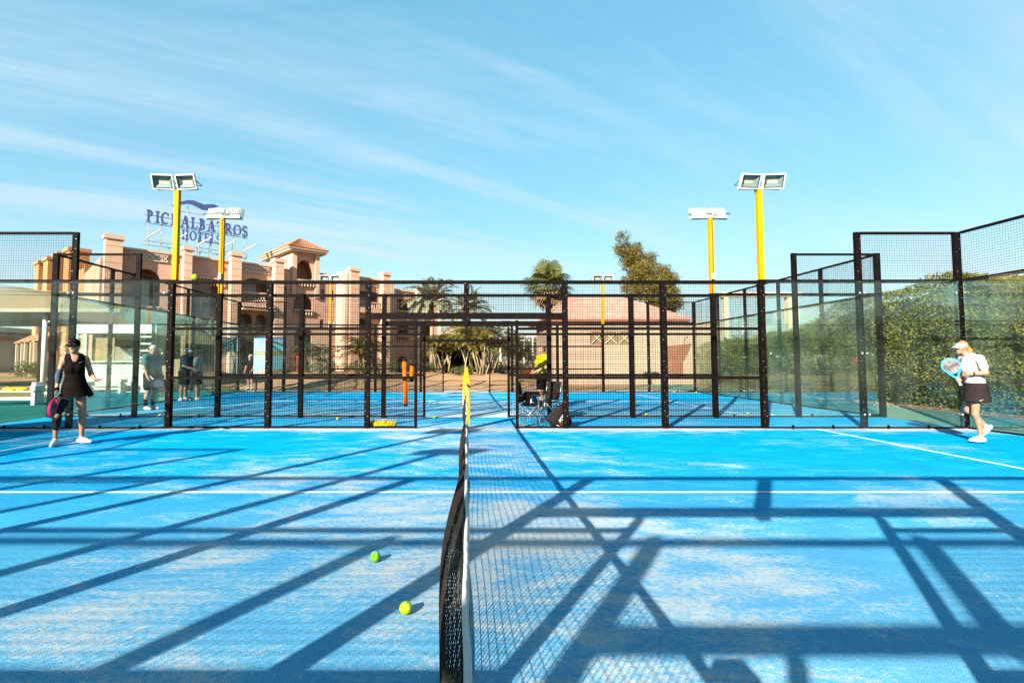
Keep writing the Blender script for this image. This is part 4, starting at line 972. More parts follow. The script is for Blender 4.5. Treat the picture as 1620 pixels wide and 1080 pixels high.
# ------------------------------------------------------------------ hotel
TH = math.atan2(.671, .742); HP = at(172, 572, 38.3); HP.z = 0
UD = Vector((math.cos(TH), math.sin(TH), 0)); BD = Vector((-math.sin(TH), math.cos(TH), 0))
def fp(x, y, back=0.0):
    """photo pixel to (u, z) on the hotel facade plane"""
    r = ray(x, y); P0 = HP+BD*back; t = (P0-CAM).dot(BD)/r.dot(BD); p = CAM+r*t; return (p-HP).dot(UD), p.z
def fu(x, back=0.0): return fp(x, 500, back)[0]
HT = thing('hotel_building', 'large terracotta hotel with pilasters, arched balconies and rooftop sign behind the courts', 'building', HP, TH)
ZT = 9.95
U = {k: fu(k) for k in (160, 188, 285, 298, 360, 376, 429, 443, 460, 503, 535, 548, 562, 600, 611, 635, 712)}
holes = []
def hole(x0, y0, x1, y1, kind='rect'):
    xm = (x0+x1)/2; za = fp(xm, y1)[1]; zb = fp(xm, y0)[1]; h = arch_pts(fu(x0), fu(x1), max(.05, za), zb, kind); holes.append(h); return fu(x0), fu(x1), max(.05, za), zb
H1 = hole(206, 425, 252, 500, 'arch'); H1b = hole(206, 520, 252, 572, 'rect')
H2 = hole(304, 438, 352, 500); H2b = hole(304, 508, 352, 578)
H3 = hole(379, 440, 424, 473, 'arch'); H3a = hole(379, 495, 399, 530, 'arch'); H3b = hole(404, 497, 424, 530, 'arch'); H3c = hole(384, 545, 420, 590)
H4 = hole(446, 453, 453, 471, 'arch'); H4b = hole(446, 505, 453, 523, 'arch')
H5 = hole(465, 411, 495, 441, 'ogee'); H5b = hole(464, 467, 494, 494, 'arch'); H5c = hole(466, 518, 494, 592, 'arch')
H6 = [hole(a, b, c, d, 'arch') for a, b, c, d in ((507, 457, 513, 474), (521, 459, 528, 475), (506, 505, 513, 522), (521, 506, 529, 521))]
H7 = hole(563, 461, 597, 486, 'rect'); H7b = hole(567, 503, 582, 517, 'round'); H7c = hole(566, 535, 594, 592, 'arch')
u0_ = U[160]; u1_ = U[611]
# the tower bay rises above the parapet
outl = [(u0_, 0), (u1_, 0), (u1_, ZT), (U[503], ZT), (U[503], 11.65), (U[460], 11.65), (U[460], ZT), (u0_, ZT)]
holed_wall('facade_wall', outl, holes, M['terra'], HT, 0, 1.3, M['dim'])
m = MB()
m.box(u0_, U[460]-.01, .35, .36, 0, ZT-.02)
B(u0_, u1_, 1.6, 14, 0, ZT-.6).build('building_core', M['terra'], HT)
for a, b, zt in ((160, 188, 10.75), (285, 298, 10.65), (360, 376, 10.7), (429, 443, 10.65), (548, 562, 10.75), (600, 611, 10.75)):
    p = B(U[a], U[b], -.75, .0, 0, zt-.32).build('pilaster', M['terra2'], HT)
    B(U[a]-.1, U[b]+.1, -.85, .15, zt-.32, zt).build('pilaster_cap', M['terra2'], p)
    k = MB()
    for z in np.arange(.6, zt-.5, .62): k.box(U[a]-.012, U[b]+.012, -.765, -.02, z, z+.035)
    k.build('joint_bands', M['terra'], p)['kind'] = 'stuff'
B(u0_, U[429], .0, .35, ZT-.02, ZT+.0).build('parapet_top', M['terra2'], HT)
for a, b in ((188, 285), (298, 360), (376, 429), (562, 600)):
    B(U[a], U[b], -.14, .30, ZT-.05, ZT+.12).build('coping', M['terra2'], HT)
for a, b, n in ((203, 263, 6), (378, 424, 6), (562, 596, 6)):
    z = fp((a+b)/2, 396 if a < 300 else (416 if a < 500 else 435))[1]; lattice(HT, fu(a), fu(b), ZT-.72, ZT-.14, -.05, n)
balustrade(HT, H3[0], H3[1], fp(400, 473)[1]-.02, .62, -.12); balustrade(HT, fu(300), fu(356), fp(328, 452)[1], .7, -.10); balustrade(HT, H1[0], H1[1], H1[2], .8, -.10)
balustrade(HT, H5[0]-.1, H5[1]+.1, fp(480, 453)[1], .6, -.2); balustrade(HT, fu(561), fu(599), fp(580, 487)[1], .62, -.3)
balustrade(HT, H5b[0], H5b[1], H5b[2]-.25, .5, -.15)
B(U[562], U[600], -.7, 0, fp(580, 496)[1], fp(580, 487)[1]-.02).build('balcony_slab', M['terra2'], HT)
# tiled awning of bay three
a0, a1 = fu(377), fu(428); zA, zB = fp(402, 489)[1], fp(402, 474)[1]
aw = empty('awning', (0, 0, 0), 0, HT); tiled_roof(aw, [((a0, -1.2, zA), (a1, -1.2, zA), (a1, -.02, zB), (a0, -.02, zB))], M['tile2'], .3)
B(a0, a1, -1.15, -.02, zA-.18, zA-.03).build('awning_soffit', M['terra2'], aw)
# windows
for h, c, pm in ((H1, 3, 'curtain'), (H2, 2, 'curtain'), (H2b, 3, 'glassdark'), (H3, 3, 'curtain'), (H3c, 2, 'glassdark'), (H5b, 3, 'glassdark'), (H7, 2, 'curtain'), (H3a, 2, 'curtain'), (H3b, 2, 'glassdark'), (H1b, 3, 'curtain')):
    window(HT, h[0]+.12, h[0]+(h[1]-h[0])*.72, h[2]+.05, h[2]+(h[3]-h[2])*.86, 1.22, cols=c, rows=2, pm=M[pm])
for h in (H4, H4b, *H6): window(HT, h[0]+.02, h[1]-.02, h[2]+.02, h[3]-.12, .25, cols=1, rows=3)
window(HT, fu(520), fu(529), fp(525, 522)[1], fp(525, 507)[1], -.02, cols=2, rows=2, pm=M['curtain'])
# rounded corner pier
m = MB(); uc = (U[535]+U[548])/2; rr = (U[548]-U[535])/2+.25
m.add([(uc+rr*math.sin(-PI/2+PI*i/12), -rr*.9*math.cos(-PI/2+PI*i/12)+.0, z) for z in (0, ZT+.25) for i in range(13)], [(i, i+1, 14+i, 13+i) for i in range(12)]+[tuple(range(13, 26))]); m.build('corner_pier', M['terra2'], HT, True)
# tower
tw = empty('tower', (0, 0, 0), 0, HT); tu0, tu1 = U[460], U[503]; td = 6.2
B(tu0, tu0+.3, .02, td, ZT-.6, 11.65).build('side_wall', M['cream'], tw); B(tu1-.3, tu1, .02, td, ZT-.6, 11.65).build('side_wall', M['cream'], tw); B(tu0+.3, tu1-.3, td-.3, td, ZT-.6, 11.65).build('back_wall', M['terra'], tw)
for a in (tu0, tu1-.42): B(a, a+.42, -.22, -.02, ZT-2.5, 11.65).build('corner_strip', M['terra2'], tw)
B(tu0-.5, tu1+.5, -.6, td+.5, 11.65, 11.93).build('eave', M['cream'], tw)
e = 11.95; tx0, tx1, ty0, ty1 = tu0-.65, tu1+.65, -.75, td+.65; cxm = (tx0+tx1)/2; rz_ = 13.25; ra_, rb_ = (cxm, ty0+(tx1-tx0)/2, rz_), (cxm, ty1-(tx1-tx0)/2, rz_)
rf = empty('tower_roof', (0, 0, 0), 0, HT)
tiled_roof(rf, [((tx0, ty0, e), (tx1, ty0, e), ra_, ra_), ((tx1, ty0, e), (tx1, ty1, e), rb_, ra_), ((tx0, ty1, e), (tx0, ty0, e), ra_, rb_), ((tx1, ty1, e), (tx0, ty1, e), rb_, rb_)], M['tile'], .38)
B(tx0+.02, tx1-.02, ty0+.02, ty1-.02, 11.85, 11.97).build('soffit', M['terra2'], rf)
# mosque like cut outs on the tower flank
for i, (yy, hh) in enumerate(((1.2, 1.0), (2.0, .8), (2.8, 1.1))): B(tu0-.02, tu0+.05, yy-.25, yy+.25, 10.1, 10.1+hh).build('flank_opening', M['dim'], tw)
# right wing
RW = thing('hotel_wing', 'pinkish right wing of the hotel behind the grey palms', 'building', HP+UD*U[611]+BD*1.6, TH); wl = fu(712)-U[611]
hs2 = [arch_pts(a, a+1.5, z, z+1.9, 'arch' if z < 3 else 'rect') for a in (wl-3.2, wl-6.4, wl-9.6) if a > .5 for z in (.1, 3.7, 6.5)]
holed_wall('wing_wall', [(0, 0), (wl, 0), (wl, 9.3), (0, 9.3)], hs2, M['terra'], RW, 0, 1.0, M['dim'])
B(0, wl, 1.2, 9, 0, 9.0).build('wing_core', M['terra'], RW)
for a in (wl-.55, wl-4.0, 1.2): B(a, a+.55, -.5, -.0, 0, 9.9).build('pilaster', M['cream'], RW)
for h in hs2:
    a = min(p[0] for p in h); z = min(p[1] for p in h); window(RW, a+.1, a+1.4, z+.05, z+1.6, .95, cols=2)
    if z > 3: balustrade(RW, a-.1, a+1.6, z-.1, .7, -.15)
B(.6, wl-.6, -.12, .3, 9.3, 9.5).build('coping', M['terra2'], RW)
# left wing: stepped row of orange piers
LD = Vector((-12.5, 10.5, 0)).normalized(); LP = at(118, 572, 46.5)+LD*17; LP.z = 0; LA = math.atan2(-LD.y, -LD.x)
LW = thing('hotel_wing', 'orange left wing of the hotel with a row of tall square piers above the canopy', 'building', LP, LA)
for i, (u, zt) in enumerate(((.8, 12.3), (4.9, 12.2), (9.0, 12.1), (13.2, 12.0))):
    p = B(u, u+1.9, -.3, 1.3, 0, zt).build('pier', M['orangewall'], LW); B(u-.12, u+2.02, -.42, 1.42, zt-.28, zt+.06).build('pier_cap', M['orangewall'], p)
B(.5, 15.2, .9, 6, 0, 10.6).build('wall', M['orangewall'], LW)
B(15.2, 17.2, .4, 6, 0, 9.9).build('end_wall', M['orangewall'], LW)
for u in (2.9, 7.0, 11.1): window(LW, u+.3, u+1.5, 1.2, 3.0, .86, cols=2); window(LW, u+.3, u+1.5, 5.0, 6.8, .86, cols=2)
for u in (2.0, 6.2, 10.4):
    aw = empty('awning', (0, 0, 0), 0, LW); tiled_roof(aw, [((u, -1.9, 3.3), (u+3.2, -1.9, 3.3), (u+3.2, -.35, 4.2), (u, -.35, 4.2))], M['tile'], .35)
    for q in (u+.2, u+2.8): B(q-.12, q+.12, -1.8, -1.55, 0, 3.25).build('awning_post', M['cream'], aw)
# brick link between the wings
LK = thing('link_block', 'brownish brick link block between the orange piers and the main hotel front', 'building', at(118, 572, 50), math.radians(-8)); LK.location.z = 0
B(-1.0, 6.5, 0, 5, 0, 9.2).build('wall', M['terra'], LK); MB().prism([(-1.2, 9.2), (6.7, 9.2), (2.8, 10.6)], lambda a, b, e_: (a, e_-.2, b), 5.4).build('gable', M['terra2'], LK)
k = MB()
for z in np.arange(.4, 9.1, .34): k.box(-.98, 6.48, -.02, .0, z, z+.26)
k.build('brick_courses', M['terra2'], LK)['kind'] = 'stuff'

# ------------------------------------------------------------------ rooftop sign
SB = 2.4   # set back from the facade
SG = thing('rooftop_sign', 'blue rooftop sign reading PICKALBATROS HOTELS with wave emblem on a steel truss', 'sign', HP+BD*SB, TH)
def letter(ch, x, z, h, parent):
    """serif capital: stems, hairlines, serifs and bowls swept as flat bars; x left, z base, height h; returns advance"""
    m = MB(); T = .23*h; t = .10*h; D = .10; W_ = {'I': .42, 'L': .72, 'T': .78, 'S': .62, 'E': .74, 'O': .92, 'C': .84, 'P': .74, 'B': .78, 'R': .86, 'K': .88, 'A': .92, 'H': .92}[ch]*h
    yk = [0.0]
    def seg(p, q, wd):
        yk[0] += .0017; p = Vector((x+p[0]*1.0, -yk[0], z+p[1])); q = Vector((x+q[0], -yk[0], z+q[1])); m.bar(p, q, D, wd, (0, 0, 1)) if False else barxz(p, q, wd)
    def barxz(p, q, wd):
        d_ = (q-p).normalized(); n_ = Vector((-d_.z, 0, d_.x))*wd/2; f_ = Vector((0, -D, 0)); vs = [p-n_, p+n_, q+n_, q-n_]; m.add(vs+[v+f_ for v in vs], [(0, 1, 2, 3), (7, 6, 5, 4), (0, 4, 5, 1), (1, 5, 6, 2), (2, 6, 7, 3), (3, 7, 4, 0)])
    def stem(a): seg((a, 0), (a, h), T); seg((a-T*.9, t/2), (a+T*.9, t/2), t); seg((a-T*.9, h-t/2), (a+T*.9, h-t/2), t)
    def arc(cx, cz, rx, rz, a0, a1, w0, w1, n=14):
        yk[0] += .0017; vs = []
        for i in range(n+1):
            a = a0+(a1-a0)*i/n; wd = w0+(w1-w0)*math.sin(PI*i/n)
            for sgn in (-1, 1):
                p = Vector((x+cx+(rx+sgn*wd/2)*math.cos(a), -yk[0], z+cz+(rz+sgn*min(wd, .7*wd+.02)/2)*math.sin(a))); vs += [p, p+Vector((0, -D, 0))]
        m.add(vs, [f for i in range(n) for k in [i*4] for f in ((k, k+4, k+6, k+2), (k+1, k+3, k+7, k+5), (k, k+1, k+5, k+4), (k+2, k+6, k+7, k+3))])
    R2 = PI/2
    if ch in 'PBRIKLHE': stem(T*.9)
    if ch == 'P': arc(T*.9, h*.72, W_-T*1.9, h*.24, -R2, R2, t, T)
    if ch == 'R': arc(T*.9, h*.72, W_-T*2.1, h*.24, -R2, R2, t, T); seg((T*1.8, h*.48), (W_-T*.4, t/2), T*.9); seg((W_-T*.9, t/2), (W_+.02*h, t/2), t)
    if ch == 'B': arc(T*.9, h*.74, W_-T*2.1, h*.22, -R2, R2, t, T); arc(T*.9, h*.27, W_-T*1.8, h*.23, -R2, R2, t, T)
    if ch == 'C': arc(W_*.52, h*.5, W_*.42, h*.46, .75, 2*PI-.75, t, T); seg((W_*.83, h*.98), (W_*.83, h*.70), t)
    if ch == 'O': arc(W_*.5, h*.5, W_*.41, h*.46, R2, R2+PI, t, T); arc(W_*.5, h*.5, W_*.41, h*.46, -R2, R2, t, T)
    if ch == 'K': seg((T*1.5, h*.42), (W_-T*.8, h-t), t*1.3); seg((T*1.9, h*.52), (W_-T*.6, t), T); seg((W_-T*1.5, h-t/2), (W_, h-t/2), t); seg((W_-T*1.3, t/2), (W_+.03*h, t/2), t)
    if ch == 'A': seg((T*.5, 0), (W_*.48, h), t*1.2); seg((W_*.48, h), (W_-T*.7, 0), T); seg((W_*.24, h*.33), (W_*.72, h*.33), t); seg((0, t/2), (T*1.3, t/2), t); seg((W_-T*1.6, t/2), (W_, t/2), t)
    if ch == 'L': seg((T, t/2), (W_, t/2), t); seg((W_-t/2, 0), (W_-t/2, h*.30), t)
    if ch == 'T': a = W_/2; seg((a, 0), (a, h), T); seg((a-T*.9, t/2), (a+T*.9, t/2), t); seg((0, h-t/2), (W_, h-t/2), t); seg((t/2, h), (t/2, h*.74), t); seg((W_-t/2, h), (W_-t/2, h*.74), t)
    if ch == 'H': stem(W_-T*.9); seg((T, h*.52), (W_-T, h*.52), t)
    if ch == 'E': seg((T, t/2), (W_, t/2), t); seg((T, h-t/2), (W_*.95, h-t/2), t); seg((T, h*.52), (W_*.75, h*.52), t); seg((W_-t/2, 0), (W_-t/2, h*.26), t); seg((W_*.95-t/2, h), (W_*.95-t/2, h*.76), t); seg((W_*.75, h*.40), (W_*.75, h*.64), t)
    if ch == 'S': arc(W_*.5, h*.73, W_*.36, h*.22, .5, 3*R2, t, T*.9); arc(W_*.5, h*.27, W_*.38, h*.23, -PI+.5, R2, t, T*.9); seg((W_*.84, h*.98), (W_*.84, h*.74), t); seg((W_*.12, h*.02), (W_*.12, h*.28), t)
    return m.build('letter', M['signblue'], parent, fix=False)
def textrow(s, ua, ub, z, h):
    w0 = {'I': .42, 'L': .72, 'T': .78, 'S': .62, 'E': .74, 'O': .92, 'C': .84, 'P': .74, 'B': .78, 'R': .86, 'K': .88, 'A': .92, 'H': .92}; tot = sum(w0[c] for c in s)*h; gp = .13*h; f_ = (ub-ua)/(tot+gp*(len(s)-1)); x = ua
    for c in s:
        o = letter(c, 0, z, h, SG); o.location = (x, 0, 0); o.scale = (f_, 1, 1); x += (w0[c]*h+gp)*f_
def fps(x, y): return fp(x, y, SB)
sa, sz0 = fps(231, 352); sb, sz1 = fps(391, 374); zb = (sz0+sz1)/2; lh = (fps(233, 333)[1]-sz0+fps(388, 357)[1]-sz1)/2
textrow('PICKALBATROS', sa, sb, zb, lh*1.0)
ha, hz0 = fps(287, 379); hb, hz1 = fps(349, 383); textrow('HOTELS', ha, hb, (hz0+hz1)/2-.1, lh*.84)
wp = [fps(a, b) for a, b in ((271, 326), (277, 326.5), (286, 324.5), (296, 322.5), (304, 324), (312, 328), (320, 332), (327, 333), (334, 331), (340, 328.5), (346, 327), (338, 323.5), (330, 323.5), (322, 324), (314, 320.5), (306, 317.5), (297, 317), (287, 319), (278, 322.5))]
wa, wb_, wz = wp[0][0], wp[10][0], fps(308, 324)[1]
MB().prism(wp, lambda a, b, e: (a, -e, b), .10).build('wave_emblem', M['signblue'], SG)
zr = ZT-.6
for i in range(9):
    u = sa+.2+(sb-sa-.4)*i/8; zt = zb+.8 if i in (0, 8, 1, 7) else (wz-.2 if i in (3, 5) else zb+.2)
    MB().tube([(u, .08, zr), (u, .08, zt)], .035, 6).build('upright', M['truss'], SG)
    MB().tube([(u, .10, zb-.3), (u+.1, 1.6, zr)], .028, 6).build('stay', M['truss'], SG)
    if i % 2 == 0: MB().tube([(u-.1, -.05, zb-1.35), (u+.6, -1.5, zb-.8)], .06, 8).build('floodlight_arm', M['lattice'], SG)
for z in (zb-.06, zb-1.55, zb-1.9, zb+lh*.6): MB().tube([(sa-.1, .12, z), (sb+.1, .12, z)], .03, 6).build('runner', M['truss'], SG)
MB().tube([(wa+.6, .12, wz-.75), (wb_-.4, .12, wz-.75)], .03, 6).build('runner', M['truss'], SG)
for i in range(4):
    u = sa+.6+(sb-sa)*(i+.5)/4.2; m = MB(); m.tube([(u, .15, zr), (u+.9, .15, zb-1.6)], .025, 6); m.tube([(u+.9, .17, zr), (u, .17, zb-1.6)], .025, 6); m.build('cross_brace', M['truss'], SG)

# ------------------------------------------------------------------ right hand hut with hipped roof
hl = at(874, 572, 31); hr = at(1146, 572, 31); HX0, HX1, HY0 = hl.x, hr.x, hl.y
HU = thing('garden_hut', 'low pale pink hut with hipped tile roof behind the far court', 'building', (HX0, HY0, 0)); W0 = HX1-HX0; ez = 3.75
wx = lambda x: at(x, 572, 31).x-HX0
wz_ = lambda y: at(900, y, 31).z
hole_ = [arch_pts(wx(934), wx(1000), wz_(545), wz_(524), 'rect')]
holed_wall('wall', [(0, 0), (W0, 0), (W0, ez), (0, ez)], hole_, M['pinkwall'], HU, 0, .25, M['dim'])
B(0, .2, .01, 7, 0, ez).build('side_wall', M['pinkwall'], HU); B(W0-.2, W0, .01, 7, 0, ez).build('side_wall', M['pinkwall'], HU)
rw = wx(1080)+.2; e = ez+.12; rg = 5.85
rf = empty('roof', (0, 0, 0), 0, HU)
ra_, rb_ = (2.0, 4.2, rg), (rw-3.0, 4.2, rg)
tiled_roof(rf, [((-.45, -.5, e), (rw+.2, -.5, e), rb_, ra_), ((-.45, 8, e), (-.45, -.5, e), ra_, ra_), ((rw+.2, -.5, e), (rw+.2, 8, e), rb_, rb_), ((rw+.2, 8, e), (-.45, 8, e), ra_, rb_)], M['tile2'], .34)
B(-.40, rw+.15, -.45, 7.9, ez, ez+.10).build('eave_board', M['brown'], rf)
lw = MB(); x0, x1, z0, z1 = wx(934), wx(1000), wz_(545), wz_(524)
wn = window(HU, x0, x1, z0, z1, .06, cols=3, rows=1, pm=M['wood'], fm=M['brown'])
for i in range(3):
    a = x0+(x1-x0)*i/3; b = x0+(x1-x0)*(i+1)/3; MB().bar((a+.05, -.01, z0+.05), (b-.05, -.01, z1-.05), .05, .05, (0, 1, 0)).build('lattice_bar', M['cream'], wn); MB().bar((a+.05, .0, z1-.05), (b-.05, .0, z0+.05), .05, .05, (0, 1, 0)).build('lattice_bar', M['cream'], wn)
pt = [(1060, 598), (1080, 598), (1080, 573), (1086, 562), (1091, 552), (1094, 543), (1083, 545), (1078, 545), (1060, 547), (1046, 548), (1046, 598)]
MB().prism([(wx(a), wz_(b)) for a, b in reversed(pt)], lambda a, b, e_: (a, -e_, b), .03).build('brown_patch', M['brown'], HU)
MB().tube([(wx(1083), -.02, wz_(545)), (wx(1083), -.02, wz_(538)), (wx(1086), -.02, wz_(534)), (wx(1088), -.02, wz_(532))], .03, 6).build('bent_pipe', M['brown'], HU)
m = MB(); m.tube([(wx(1100), -.03, wz_(600)), (wx(1100), -.03, wz_(528))], .05, 8); m.build('drain_pipe', M['pinkwall'], HU)
# cream gateway frames right of the hut
GT = thing('gateway_frame', 'tall cream rendered post and beam frame left of the hedge', 'gateway', (at(1150, 572, 33).x, 32.6, 0)); gx = lambda x: at(x, 572, 33).x-GT.location.x; gz = at(1150, 463, 33).z
for a, b in ((1145, 1152), (1246, 1252), (1258, 1263)): B(gx(a), gx(b), -.2, .2, 0, gz-.3).build('post', M['cream'], GT)
B(gx(1141), gx(1268), -.25, .25, gz-.3, gz).build('beam', M['cream'], GT)
TF = thing('timber_screen', 'brown timber post screen with vines between hut and hedge', 'screen', (at(1150, 572, 30).x, 29.6, 0)); tx = lambda x: at(x, 572, 30).x-TF.location.x
for a in (1152, 1170, 1190, 1209, 1228): B(tx(a)-.1, tx(a)+.1, -.08, .08, 0, 2.7).build('post', M['wood'], TF)
for z in (.9, 1.7, 2.45): B(tx(1150), tx(1232), .08, .14, z, z+.10).build('rail', M['wood'], TF)
for i in range(26): a = tx(1152)+(tx(1230)-tx(1152))*i/26; B(a, a+.085, .141, .165, .05, 2.55).build('board', M['wood'], TF)

# ------------------------------------------------------------------ left: canopy, kiosk
CN = thing('shade_canopy', 'beige fabric shade canopy with white edge beam and white posts at left', 'canopy', (-21, 24.6, 0))
X0, X1, Y0_, Y1_, ZE = -13.5, 6.2, -3.0, 6.0, 3.55
def sag(a, b, n, d): return [Vector(a).lerp(Vector(b), i/n)+Vector((0, 0, -d*math.sin(PI*i/n))) for i in range(n+1)]
n = 24; V = []
for j in range(n+1):
    for i in range(n+1):
        u, v = i/n, j/n; x = X0+(X1-X0)*u; y = Y0_+(Y1_-Y0_)*v; d_ = min(min(u, 1-u)*2.4, min(v, 1-v)*2, 1); V.append((x, y, ZE+.02+1.75*d_**.9-.12*math.sin(PI*u)*math.sin(PI*v)))
o = MB().add(V, [(j*(n+1)+i, j*(n+1)+i+1, (j+1)*(n+1)+i+1, (j+1)*(n+1)+i) for j in range(n) for i in range(n)]).build('fabric', M['fabric'], CN, True)
for a, b in (((X0, Y0_, ZE), (X1, Y0_, ZE)), ((X0, Y1_, ZE), (X1, Y1_, ZE)), ((X0, Y0_, ZE), (X0, Y1_, ZE)), ((X1, Y0_, ZE), (X1, Y1_, ZE))): MB().bar(a, b, .10, .15).build('edge_beam', M['beam'], CN)
for x in (X0+.3, -4.4, 2.5): 
    for y in (Y0_+.6, Y1_-.3):
        MB().tube([(x, y, 0), (x, y, ZE-.10)], .10, 12).build('post', M['white'], CN, True); MB().tube([(x, y, ZE-.5), (x+.9, y+.2, ZE-.02)], .04, 8).build('strut', M['white'], CN, True)
MB().tube([(X0-2, Y0_+3.0, ZE+1.9), (X1-2, Y0_+2.0, ZE+.95)], .05, 8).build('ridge_pole', M['beam'], CN, True)
kl = at(118, 572, 22.5); KS = thing('kiosk', 'white boarded kiosk with open serving hatch under the canopy', 'kiosk', (kl.x, kl.y, 0)); kx = lambda x: at(x, 572, 22.5).x-kl.x; kz = lambda y: at(180, y, 22.5).z; KW = kx(243)
for i in range(22): a = KW*i/22; B(a+.004, a+KW/22-.004, 0, .04, .02, kz(571)-.05).build('board', M['white'], KS)
B(-.05, KW+.05, -.18, .45, kz(571)-.05, kz(571)).build('counter', M['white'], KS, bevel=.01)
B(-.1, KW+.1, -.05, 2.2, kz(527), kz(513)).build('fascia', M['white'], KS)
for a, b in ((0, kx(136)), (KW-.75, KW)): 
    k = MB(); k.box(a, a+.12, 0, .12, kz(571), kz(527)); k.box(b-.12, b, 0, .12, kz(571), kz(527))
    for q in range(4): z = kz(571)+(kz(527)-kz(571))*(q+.5)/4; k.box(a+.12, b-.12, .03, .09, z-.04, z+.04)
    k.build('hatch_frame', M['white'], KS)
B(kx(137), kx(155), .30, .34, kz(571), kz(528)).build('plywood_board', mat('plywood', (.55, .34, .17), .8, var=.15, scale=1.5), KS); B(kx(155), kx(173), .30, .34, kz(571), kz(528)).build('plywood_board', mat('plywood_pale', (.52, .36, .22), .8, var=.12, scale=1.5), KS)
B(kx(178), KW-.8, 1.7, 1.76, kz(571), kz(528)).build('back_wall', M['pinkwall'], KS); B(.02, KW-.02, 2.1, 2.16, 0, kz(513)-.02).build('rear_board', M['pinkwall'], KS)
for q, c in enumerate((196, 200, 204)): MB().lathe([(.001, 0), (.05, 0), (.05, .16), (.02, .22), (.02, .27), (.001, .27)], 10, (kx(c), .15, kz(571))).build('bottle', M['curtain'], KS, True)
# low building and posts far left
FB = thing('terrace_building', 'low cream terrace building far behind the canopy at the left edge', 'building', (-66, 62, 0)); B(-8, 9, 0, 6, 0, 4.2).build('wall', M['cream'], FB); B(-8.4, 9.4, -.5, 6.4, 4.2, 4.7).build('roof_slab', M['pinkwall'], FB); B(-8, 9, .0, 6, 4.72, 5.6).build('upper_wall', M['pinkwall'], FB)
for i in range(5): window(FB, -7+i*3.2, -5+i*3.2, .8, 3.2, -.04, cols=2, rows=2)

# ------------------------------------------------------------------ signboards, lamp posts and small furniture
sp = at(402, 572, 24.2); SBD = thing('signboard', 'pale blue two sided advertising totem with leaf prints standing behind the far court', 'signboard', (sp.x, sp.y, .012)); 
zb0, zt0 = .66, 2.42; c1 = Vector((0, 0, 0)); c2 = Vector((.86, -.28, 0)); c3 = Vector((1.42, .18, 0))
for a, b, nm in ((c1, c2, 'left'), (c2, c3, 'right')):
    d_ = (b-a).normalized(); nn = Vector((d_.y, -d_.x, 0)); L_ = (b-a).length
    f3 = lambda s_, z, e_, a=a, d_=d_, nn=nn: tuple(a+d_*s_+nn*e_+Vector((0, 0, z)))
    pnl = MB().prism([(.01, zb0), (L_-.01, zb0), (L_-.01, zt0), (.01, zt0)], lambda p, q, e_: f3(p, q, e_), .04).build('panel', M['signcyan'], SBD)
    MB().prism([(0, zt0), (L_, zt0), (L_, zt0+.05), (0, zt0+.05)], lambda p, q, e_: f3(p, q, e_-.01), .06).build('top_edge', M['signnavy'], SBD)
    k = MB(); random.seed(3)
    for i in range(5): s_ = L_*(.2+.13*i); k.prism([(s_-.045, 1.62), (s_+.03, 1.60), (s_+.05, 1.80), (s_-.01, 1.86), (s_-.05, 1.76)], lambda p, q, e_: f3(p, q, .041+e_), .003)
    k.build('printed_letters', M['signgold'], pnl)
    k = MB()
    for i in range(6): s_ = L_*(.12+.14*i); hh = random.uniform(.12, .34); k.prism([(s_-.05, .74), (s_+.06, .74), (s_+.05, .74+hh), (s_-.02, .78+hh)], lambda p, q, e_: f3(p, q, .041+e_), .003)
    k.build('printed_picture', M['signred'], pnl)
    for s_ in (.12, L_-.12): pp = f3(s_, 0, -.03); B(pp[0]-.03, pp[0]+.03, pp[1]-.03, pp[1]+.03, 0, zb0+.3).build('leg', M['black'], SBD)
def lamp_post(label, x, y0, y1, d, w_=.06, m_='white', cross=True):
    p = at(x, 572, d); zt = at(x, y0, d).z; r = thing('lamp_post', label, 'lamp post', (p.x, p.y, 0), 0, 'garden lamp posts')
    MB().tube([(0, 0, 0), (0, 0, zt)], [w_, w_*.8], 10).build('pole', M[m_], r, True)
    MB().tube([(0, 0, 0), (0, 0, .06)], w_*2, 10).build('base_plate', M[m_], r)
    if cross:
        for s_ in (-1, 1): B(min(0, s_*.45), max(0, s_*.45), -.05, .05, zt-.04, zt+.05).build('lamp_arm', M[m_], r); MB().lathe([(.02, .0), (.16, -.05), (.14, -.12), (.02, -.13)], 12, (s_*.45, 0, zt+.04)).build('lamp_head', M[m_], r, True)
lamp_post('grey garden lamp post with two small heads right behind the net post line', 735, 543, 575, 33, .075, 'truss')
lamp_post('tall white lamp post among the trees between hotel and hut', 792, 524, 575, 40, .10)
lamp_post('white lamp post left of the pale hut', 829, 538, 575, 46, .09)
lamp_post('white lamp post nearest the pale hut wall', 843, 532, 575, 44, .09)
lamp_post('thin grey lamp post beside the blue bin', 785, 548, 575, 36, .06, 'truss', False)
bn = at(772, 575, 32); bin_ = thing('litter_bin', 'small pale blue litter bin on a post by the palms', 'bin', (bn.x, bn.y, 0)); MB().lathe([(.001, .75), (.20, .75), (.25, 1.35), (.23, 1.35), (.19, .8), (.001, .8)], 14).build('bucket', M['bluebin'], bin_, True); MB().tube([(0, .27, 0), (0, .27, 1.4)], .03, 8).build('post', M['truss'], bin_)
rd = at(479, 566, 47); rb = thing('fire_point', 'small red fire hose box against the hotel wall', 'fire box', (rd.x, rd.y-.6, 0)); B(-.35, .35, -.12, .12, .5, 1.9).build('box', M['red'], rb, bevel=.03); B(-.05, .05, -.08, .08, 0, .5).build('stand', M['red'], rb)
op = at(835, 574, 38); ob = thing('planter', 'orange pot standing in the garden left of the hut', 'pot', (op.x, op.y, 0)); MB().lathe([(.001, 0), (.3, 0), (.42, .75), (.46, .78), (.46, .86), (.36, .86), (.001, .80)], 14).build('pot', M['orange'], ob, True)
